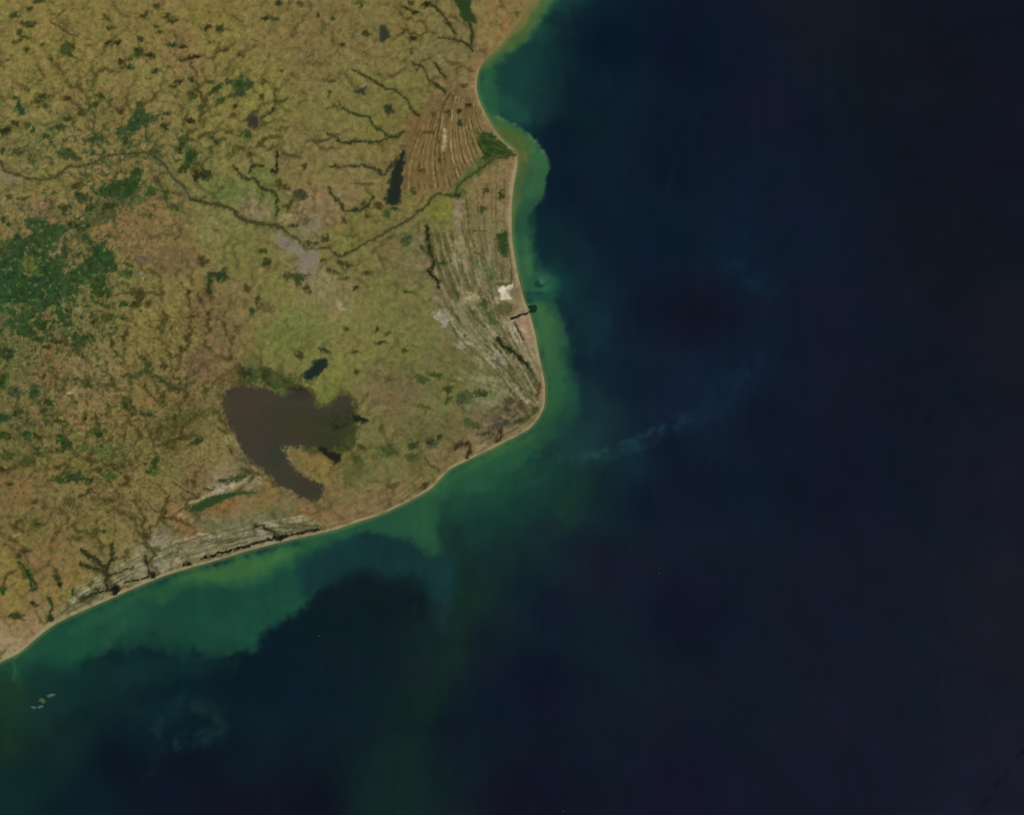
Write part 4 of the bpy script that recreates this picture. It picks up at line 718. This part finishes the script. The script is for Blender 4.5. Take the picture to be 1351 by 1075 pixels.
O.C = idw(O.XW, O.YW, SEA, 3.6, 22.0)  # open-sea blue includes light scattered by the air, put into the water colour
CO = np.array(near)
d2 = seg_dist(O.X, O.Y, CO, False)
# teal and green shallows: (polygon, colour, softness, strength)
def coast_part(i0, i1): return [COAST[i] for i in range(i0, i1)]
for P, c, so, al in [
 ([(700,0),(645,74),(630,102),(630,130),(650,160),(672,150),(690,138),(700,110),(690,85),(712,60),(735,40),(765,0),(790,-50),(720,-50)], (26,60,54), 24, .85),
 ([(700,0),(645,74),(630,102),(628,130),(640,150),(656,150),(656,120),(652,92),(676,68),(704,42),(732,15),(757,-50),(720,-50)], (46,92,58), 10, .85),
 ([(640,138),(650,140),(668,156),(690,166),(700,160),(688,140),(664,122),(645,118)], (36,80,64), 9, .6),
 ([(690,12),(672,36),(646,66),(634,88),(640,92),(656,82),(676,64),(698,44),(716,24),(736,-10),(745,-50),(718,-50)], (76,100,54), 6, .8),
 ([(200,760),(290,735),(400,705),(470,690),(520,690),(480,708),(450,735),(428,756),(418,776),(398,796),(368,812),(340,838),(322,852),(290,858),(255,858),(225,854),(180,850),(145,850),(120,868),(95,884),(60,890),(20,890),(-40,910),(-60,880),(0,868),(60,825)], (28,72,56), 17, .9),
 ([(430,755),(420,778),(401,797),(374,815),(347,843),(332,857),(290,862),(262,864),(270,836),(320,800),(380,770)], (29,72,57), 8, .75),
 ([(40,870),(100,880),(160,868),(230,866),(300,866),(280,888),(230,896),(180,904),(140,926),(90,938),(40,930)], (20,48,46), 16, .6),
 ([(140,858),(170,854),(230,856),(290,858),(322,850),(310,836),(220,826),(150,836),(120,872)], (26,62,50), 12, .5),
 ([(420,722),(440,712),(480,704),(520,708),(556,724),(590,742),(606,770),(596,800),(574,790),(560,768),(520,757),(470,757),(440,768),(420,780),(400,790),(395,750)], (23,52,54), 12, .9),
 ([(400,706),(470,688),(560,640),(600,620),(640,600),(690,574),(716,560),(735,575),(720,590),(690,610),(660,630),(640,645),(600,650),(582,662),(580,700),(583,726),(576,735),(564,730),(545,716),(520,709),(480,705),(440,714),(415,724)], (40,84,58), 8, .85),
 ([(140,800),(220,770),(300,745),(360,728),(410,715),(430,714),(412,728),(390,738),(378,749),(358,756),(338,772),(314,776),(290,774),(269,777),(243,776),(222,788),(211,798),(206,788),(180,798),(150,812),(120,830),(90,836)], (44,90,56), 8, .7),
 ([(230,762),(300,742),(360,728),(395,722),(366,740),(335,758),(300,765),(250,767)], (66,108,58), 8, .65),
 ([(60,830),(130,808),(200,790),(190,815),(150,835),(130,860),(90,866),(50,864),(20,868)], (34,80,58), 14, .5),
 ([(555,655),(568,660),(571,690),(576,712),(568,712),(552,698),(545,672)], (42,86,54), 12, .7),
 ([(640,598),(690,576),(714,560),(706,574),(676,592),(638,612),(600,632),(580,648),(570,650)], (56,100,56), 7, .75),
 ([(694,390),(710,394),(728,402),(742,416),(748,436),(755,462),(760,492),(763,520),(760,545),(748,562),(734,575),(712,580),(700,566),(716,540),(720,515),(714,480)], (36,78,56), 11, .85),
 ([(698,400),(712,398),(728,410),(738,436),(742,462),(744,490),(740,520),(732,545),(718,560),(720,515),(710,465)], (48,92,58), 10, .85),
 ([(700,410),(716,404),(728,416),(730,440),(730,470),(726,500),(720,500),(712,462)], (60,102,60), 8, .6),
 ([(722,396),(738,410),(746,430),(750,455),(744,455),(738,430),(728,412)], (44,86,62), 2.5, .6),
 ([(740,560),(780,560),(790,600),(760,640),(720,660),(700,620)], (25,58,52), 26, .5),
 ([(720,385),(740,380),(790,400),(800,440),(780,470),(760,440),(745,410)], (20,48,52), 16, .7),
 ([(672,300),(680,330),(686,370),(694,395),(716,400),(730,390),(734,368),(722,352),(708,340),(702,320),(698,300)], (32,74,58), 6, .85),
 ([(650,150),(664,156),(680,164),(694,173),(706,187),(716,205),(722,222),(722,240),(718,254),(713,266),(706,277),(701,288),(698,300),(697,314),(698,330),(703,347),(705,364),(698,380),(690,384),(678,340),(672,280),(678,220),(683,205),(665,185),(645,160)], (50,90,58), 2.6, .95),
 ([(700,190),(712,205),(718,222),(717,238),(708,256),(698,276),(690,300),(688,270),(696,240),(700,215)], (56,98,66), 5, .6),
 ([(690,262),(716,262),(710,282),(706,300),(704,330),(690,335),(684,300)], (34,70,56), 7, .6),
 ([(655,153),(680,166),(694,178),(706,194),(700,200),(690,192),(676,182),(660,172)], (66,102,54), 4, .8),
 ([(640,150),(654,158),(672,170),(686,182),(694,200),(693,225),(687,250),(681,290),(674,290),(680,215),(660,184)], (84,94,48), 6, .75),
 ([(700,0),(684,24),(664,50),(648,68),(652,72),(676,48),(700,22),(716,0),(724,-40),(700,-40)], (116,104,58), 4, .8),
 ]:
    O.poly(P, c, so, al, rag=min(1.6, so*.25), ragb=.55*so if so >= 4 else .4)
OMOD = np.clip(.75+1.0*fbm(O.X, O.Y, 22, 4, 791, .6), .1, 1)
# strokes of turbid water
for P, wd, c, so, al in [
 ([(651,151),(668,158),(686,167),(700,180),(712,197),(718,212)], 3, (92,128,100), 2.0, .55),
 ([(690,182),(692,205)], 7, (98,98,52), 4, .6),
 ([(692,310),(697,340),(701,364)], 7, (62,108,64), 5, .4),
 ([(560,768),(578,785),(590,820)], 22, (24,50,54), 12, .6),
 ([(470,742),(530,744),(570,766)], 10, (28,54,58), 8, .5),
 ([(585,735),(584,760),(588,790)], 10, (30,60,60), 8, .5),
 ([(604,700),(612,760),(608,810),(592,870),(558,940),(540,1000),(524,1070)], 22, (20,41,34), 12, .5),
 ([(614,820),(600,870),(580,910)], 16, (20,44,34), 12, .35),
 ([(600,640),(640,640),(700,626)], 30, (34,76,54), 22, .5),
 ([(735,600),(750,650),(742,680)], 20, (26,54,42), 16, .6),
 ([(203,972),(210,952),(232,938),(262,936),(290,948),(300,960),(284,972),(258,980),(236,984)], 13, (24,47,48), 9, .7),
 ([(212,950),(232,940),(260,940),(286,950)], 8, (25,48,48), 8, .35),
 ([(232,984),(236,972),(262,968),(286,958)], 6, (26,50,50), 6, .5),
 ([(150,925),(200,935),(250,925),(300,935)], 14, (19,42,44), 12, .5),
 ([(190,1030),(205,1010),(210,985)], 12, (20,40,46), 9, .4),
 ([(236,955),(262,950),(276,955)], 12, (12,30,36), 7, .7),
 ([(440,812),(490,792),(540,800)], 44, (15,29,34), 14, .85),
 ([(372,815),(345,850),(320,868)], 14, (13,26,36), 8, .0),
 ([(750,612),(790,600),(832,588),(870,572),(905,556)], 12, (27,54,64), 9, .6),
 ([(800,590),(840,580),(880,562)], 6, (32,62,72), 5, .55),
 ([(780,604),(812,600),(842,592)], 5, (30,58,66), 4, .45),
 ([(855,572),(885,562)], 4, (34,66,78), 4, .35),
 ([(880,562),(930,546),(980,500)], 22, (20,42,62), 16, .5),
 ([(935,510),(975,488),(1010,480)], 16, (18,40,58), 12, .4),
 ([(690,592),(720,603),(760,606),(800,592)], 6, (34,76,64), 5, .5),
 ([(690,598),(694,602)], 4, (60,104,78), 2, .4),
 ([(972,352),(985,370),(1005,380),(1020,382)], 16, (17,40,56), 12, .6),
 ([(1005,377),(1020,383)], 6, (19,40,70), 6, .5),
 ([(880,200),(870,260),(862,320)], 26, (12,26,40), 14, .4),
 ([(898,190),(882,240),(866,300)], 3, (20,34,50), 2.5, .35),
 ([(20,868),(19,885),(17,896)], 4, (64,92,62), 2.5, .6),
 ([(4,885),(8,920),(14,980)], 16, (28,54,38), 14, .5),
 ([(150,905),(135,925),(110,940)], 10, (16,40,36), 8, .4),
 ([(170,812),(150,832),(140,850)], 14, (40,88,64), 10, .5),
 ([(330,850),(372,812),(405,795)], 14, (32,84,62), 7, .5),
 ([(0,880),(30,860),(60,836)], 8, (40,76,40), 6, .4),
 ([(1336,60),(1290,290),(1335,420)], 3, (13,19,28), 2.5, .3),
 ([(1348,990),(1325,1020),(1300,1060)], 5, (17,20,30), 3, .6)]:
    if al > 0: O.line(P, wd, c, so, al*1.15, wf=1.0, rag=2.0, mod=OMOD)
# small whirl of sediment offshore and the dredged basin
for x,y,rx,ry,c,so,al in [(710,374,17,14,(38,84,62),5,.8),(712,364,10,3,(50,92,74),2.5,.6),(711,380,10,9,(50,94,72),3,.7),(710,374,5.5,5.5,(22,60,44),2,.95),(713,369,2.5,4,(62,108,84),1.5,.8),(709,386,6,3,(18,54,42),2.5,.7),(694,407,5,3,(110,124,84),2,.6)]:
    O.blob(x, y, rx, ry, c, 0, so, al)
# sand in suspension along the surf line
dm = sstep(6, 0, d2)
R_s = dm*.65
O.C = O.C*(1-R_s[..., None])+np.array((106,112,66.))*R_s[..., None]
on = fbm(O.X, O.Y, 60, 4, 810); on2 = fbm(O.X, O.Y*.35, 14, 3, 840)
strp = fbm(O.X, O.Y*.12, 9, 2, 880)
O.C *= (1+.05*on+.025*on2+.02*strp)[..., None]
O.C += (fbm(O.X, O.Y, 110, 3, 860)*2.2)[..., None]*np.array((1, -.2, .1))
COLO = to_albedo(O.C, GAIN_W, ADD_W)
cs = np.where(inside(O.X, O.Y, LAND_POLY), d2, -d2)[:-1, :-1] < 14
sea = grid_mesh('ocean', cs, np.zeros(O.X.shape), COLO, M_SEA, O.X, O.Y)
tag(sea, 'dark blue ocean with green sediment along the coast', 'ocean', kind='structure')
oc = np.zeros(GX.shape+(3,))+np.array((18,23,37.))
GX2, GY2 = np.meshgrid(np.arange(-1800, 2840, 24.), np.arange(-1800, 2900, 24.))
c2x, c2y = GX2[:-1, :-1]+12, GY2[:-1, :-1]+12
gd2 = seg_dist(GX2, GY2, catmull(COAST, 2), False)
outm = ~((c2x > -20) & (c2x < 1370) & (c2y > -20) & (c2y < 1095))
oc = np.zeros(GX2.shape+(3,))+np.array((18,23,37.))  # same blue of the air's scattered light in the water colour
for dist_, c_ in ((150, (18,36,42.)), (70, (26,66,54.)), (30, (62,98,58.))):
    q_ = sstep(dist_*1.3, dist_*.4, gd2+12*fbm(GX2, GY2, 90, 3, 95))*.9
    oc = oc*(1-q_[..., None])+np.array(c_)*q_[..., None]
sea2 = grid_mesh('ocean', outm, np.full(GX2.shape, -.06), to_albedo(oc, GAIN_W, ADD_W), M_SEA, GX2, GY2)
tag(sea2, 'open dark ocean going on beyond the edges of the picture', 'ocean', kind='structure')

# ---------------------------------------------------------------- small built things
def flat_disc(name, P, c, m, z, label, cat, kind=None):
    P = catmull(P, 4, True); n = len(P); ctr = P.mean(0)
    V = [(wx(ctr[0]), wy(ctr[1]), z)]+[(wx(p[0]), wy(p[1]), z) for p in P]
    F = [(0, 1+(i+1) % n, 1+i) for i in range(n)]
    o = mesh_obj(name, V, F, np.tile(to_albedo(np.array(c, float)[None]), (n+1, 1)), m)
    return tag(o, label, cat, kind=kind)
flat_disc('harbour_basin', [(697,404),(700,402.5),(706,402.5),(708.5,405),(708,410),(705,412.5),(699,413),(697,412)], (22,46,24), M_WATER, .008, 'round dark green harbour basin in the sea at the end of the black channel', 'harbour basin', 'structure')
flat_disc('sandbar', [(695,408),(697,407),(699,408.5),(698,410),(696,410.5)], (92,120,80), M_SAND, .012, 'tiny pale bar at the landward side of the round harbour basin', 'sandbar')

def boxes(bxs):
    V = []; F = []
    for x, y, a, b, z0, h in bxs:
        k = len(V)
        for dz in (z0, z0+h):
            V += [(x-a, y-b, dz), (x+a, y-b, dz), (x+a, y+b, dz), (x-a, y+b, dz)]
        F += [(k+4,k+5,k+6,k+7),(k,k+1,k+5,k+4),(k+1,k+2,k+6,k+5),(k+2,k+3,k+7,k+6),(k+3,k,k+4,k+7)]
    return V, F
def town(poly, n, label, base):
    P = catmull(poly, 4, True); bx = []; cc = []
    while len(bx) < n:
        x = random.uniform(P[:, 0].min(), P[:, 0].max()); y = random.uniform(P[:, 1].min(), P[:, 1].max())
        if not inside(np.array([x]), np.array([y]), P)[0]: continue
        i = int((y-R.ys[0])/R.step); j = int((x-R.xs[0])/R.step)
        if water_mask[i, j] > .2: continue
        bx.append((float(wx(x)), float(wy(y)), random.uniform(.035,.09), random.uniform(.035,.09), H[i, j]-.01, random.uniform(.015,.04)))
        t = random.uniform(-30, 30); cc += [np.array(base)+t+np.array((random.uniform(-4,6),0,random.uniform(-4,6)))]*8
    V, F = boxes(bx)
    o = mesh_obj('town', V, F, to_albedo(np.array(cc)), M_BUILT)
    o.data.polygons.foreach_set('use_smooth', np.zeros(len(F), bool))
    return tag(o, label, 'town', kind='stuff')
town(TOWN, 2600, 'grey town built up along the south bank of the river bend', (126,117,104))
town([(398,293),(412,290),(424,292),(424,302),(416,310),(404,314),(396,306)], 500, 'thin grey suburb on the north bank of the river bend', (122,112,92))
town([(3,233),(14,232),(26,236),(28,241),(14,243),(4,241)], 260, 'small pale grey town below the river at the left edge', (128,116,100))
town([(576,411),(586,410),(592,416),(588,426),(578,424)], 260, 'pale grey settlement on the plain west of the harbour', (140,132,118))

# islets
def islet(x, y, rx, ry, a, c, label):
    n = 22; rs = np.random.RandomState(int(x*7+y))
    jag = 1+.28*np.array([math.sin(2*t+rs.rand()*3)*.5+rs.uniform(-.6, .6) for t in np.linspace(0, 6.28, n)])
    V = [(wx(x), wy(y), .06)]; cs_ = [np.array(c, float)+14]
    for f, z in ((.5, .05), (.85, .02), (1.05, -.01)):
        for k_ in range(n):
            t = 2*math.pi*k_/n
            u, v = rx*f*jag[k_]*math.cos(t), ry*f*jag[k_]*math.sin(t)
            V.append((wx(x+u*math.cos(a)-v*math.sin(a)), wy(y+u*math.sin(a)+v*math.cos(a)), z+rs.uniform(0, .01)))
            cs_.append(np.array(c, float)+rs.uniform(-14, 14)+(-10 if f > 1 else 0))
    F = [(0, 1+(k_+1) % n, 1+k_, 1+k_) for k_ in range(n)]
    T3 = [(0, 1+(k_+1) % n, 1+k_) for k_ in range(n)]
    for r_ in range(2):
        for k_ in range(n):
            a0 = 1+r_*n+k_; a1 = 1+r_*n+(k_+1) % n
            T3 += [(a0, a1, a1+n), (a0, a1+n, a0+n)]
    o = mesh_obj('islet', V, T3, to_albedo(np.array(cs_)), M_LAND)
    return tag(o, label, 'islet', 'islets off the lower left coast')
islet(67,917,5.6,2.2,-.2,(74,86,72),'narrow pale islet, the north-easternmost of the group off the lower left coast')
islet(55.5,924,4.0,3.4,.5,(68,80,58),'roundish olive islet in the middle of the group off the lower left coast')
islet(53.5,932,4.0,2.0,-.2,(72,84,68),'flat pale islet just below the roundish one off the lower left coast')
islet(44,933,3.2,2.1,.2,(70,82,66),'small islet at the south-western end of the group off the lower left coast')

# ships
def box_part(name, bx, c, parent):
    V, F = boxes(bx); o = mesh_obj(name, V, F, np.tile(to_albedo(np.array(c, float)[None]), (len(V), 1)), M_BUILT)
    o.data.polygons.foreach_set('use_smooth', np.zeros(len(F), bool)); o.parent = parent; return o
M_HULL = mat('painted_steel', .6, .3, 6, .1)
def make_ship(x, y, rot, L, c, label):
    e = bpy.data.objects.new('ship', None); col.objects.link(e)
    e.location = (float(wx(x)), float(wy(y)), 0); e.rotation_euler = (0, 0, rot)
    tag(e, label, 'ship', 'ships out at sea')
    B = L*.2
    prof = [(-L/2,-B*.8),(-L*.35,-B),(L*.25,-B),(L*.42,-B*.6),(L/2,0),(L*.42,B*.6),(L*.25,B),(-L*.35,B),(-L/2,B*.8)]
    n = len(prof); V = [(p[0]*.96, p[1]*.85, -.004) for p in prof]+[(p[0], p[1], .016) for p in prof]+[(0, 0, .017)]
    F = []
    for k_ in range(n):
        k2 = (k_+1) % n; F += [(k_, k2, n+k2), (k_, n+k2, n+k_), (2*n, n+k_, n+k2)]
    h = mesh_obj('hull', V, F, np.tile(to_albedo(np.array(c, float)[None]), (len(V), 1)), M_HULL)
    h.parent = e
    box_part('deckhouse', [(-L*.34, 0, L*.08, B*.7, .016, .03)], (min(c[0]+14,255), min(c[1]+14,255), min(c[2]+14,255)), e)
    box_part('funnel', [(-L*.40, 0, L*.02, B*.25, .046, .015)], (60,50,44), e)
    for q in range(3):
        box_part('hatch', [(-L*.12+q*L*.16, 0, L*.06, B*.6, .016, .005)], (c[0]-6, c[1]-6, c[2]-4), e)
make_ship(421,838.5,.1,.7,(52,72,74),'pale speck of a ship alone in the dark bay below the green shallows')
make_ship(869.5,756,.4,.7,(56,64,78),'tiny grey ship alone in the open dark ocean right of centre')
make_ship(740,680.5,.2,.6,(40,72,58),'dim ship at the edge of the greenish water south of the cape')
make_ship(743,1069.5,.3,.8,(52,56,72),'ship at the bottom edge in open ocean')
make_ship(1277,1068,1.0,.7,(44,50,64),'faint ship near the lower right corner')
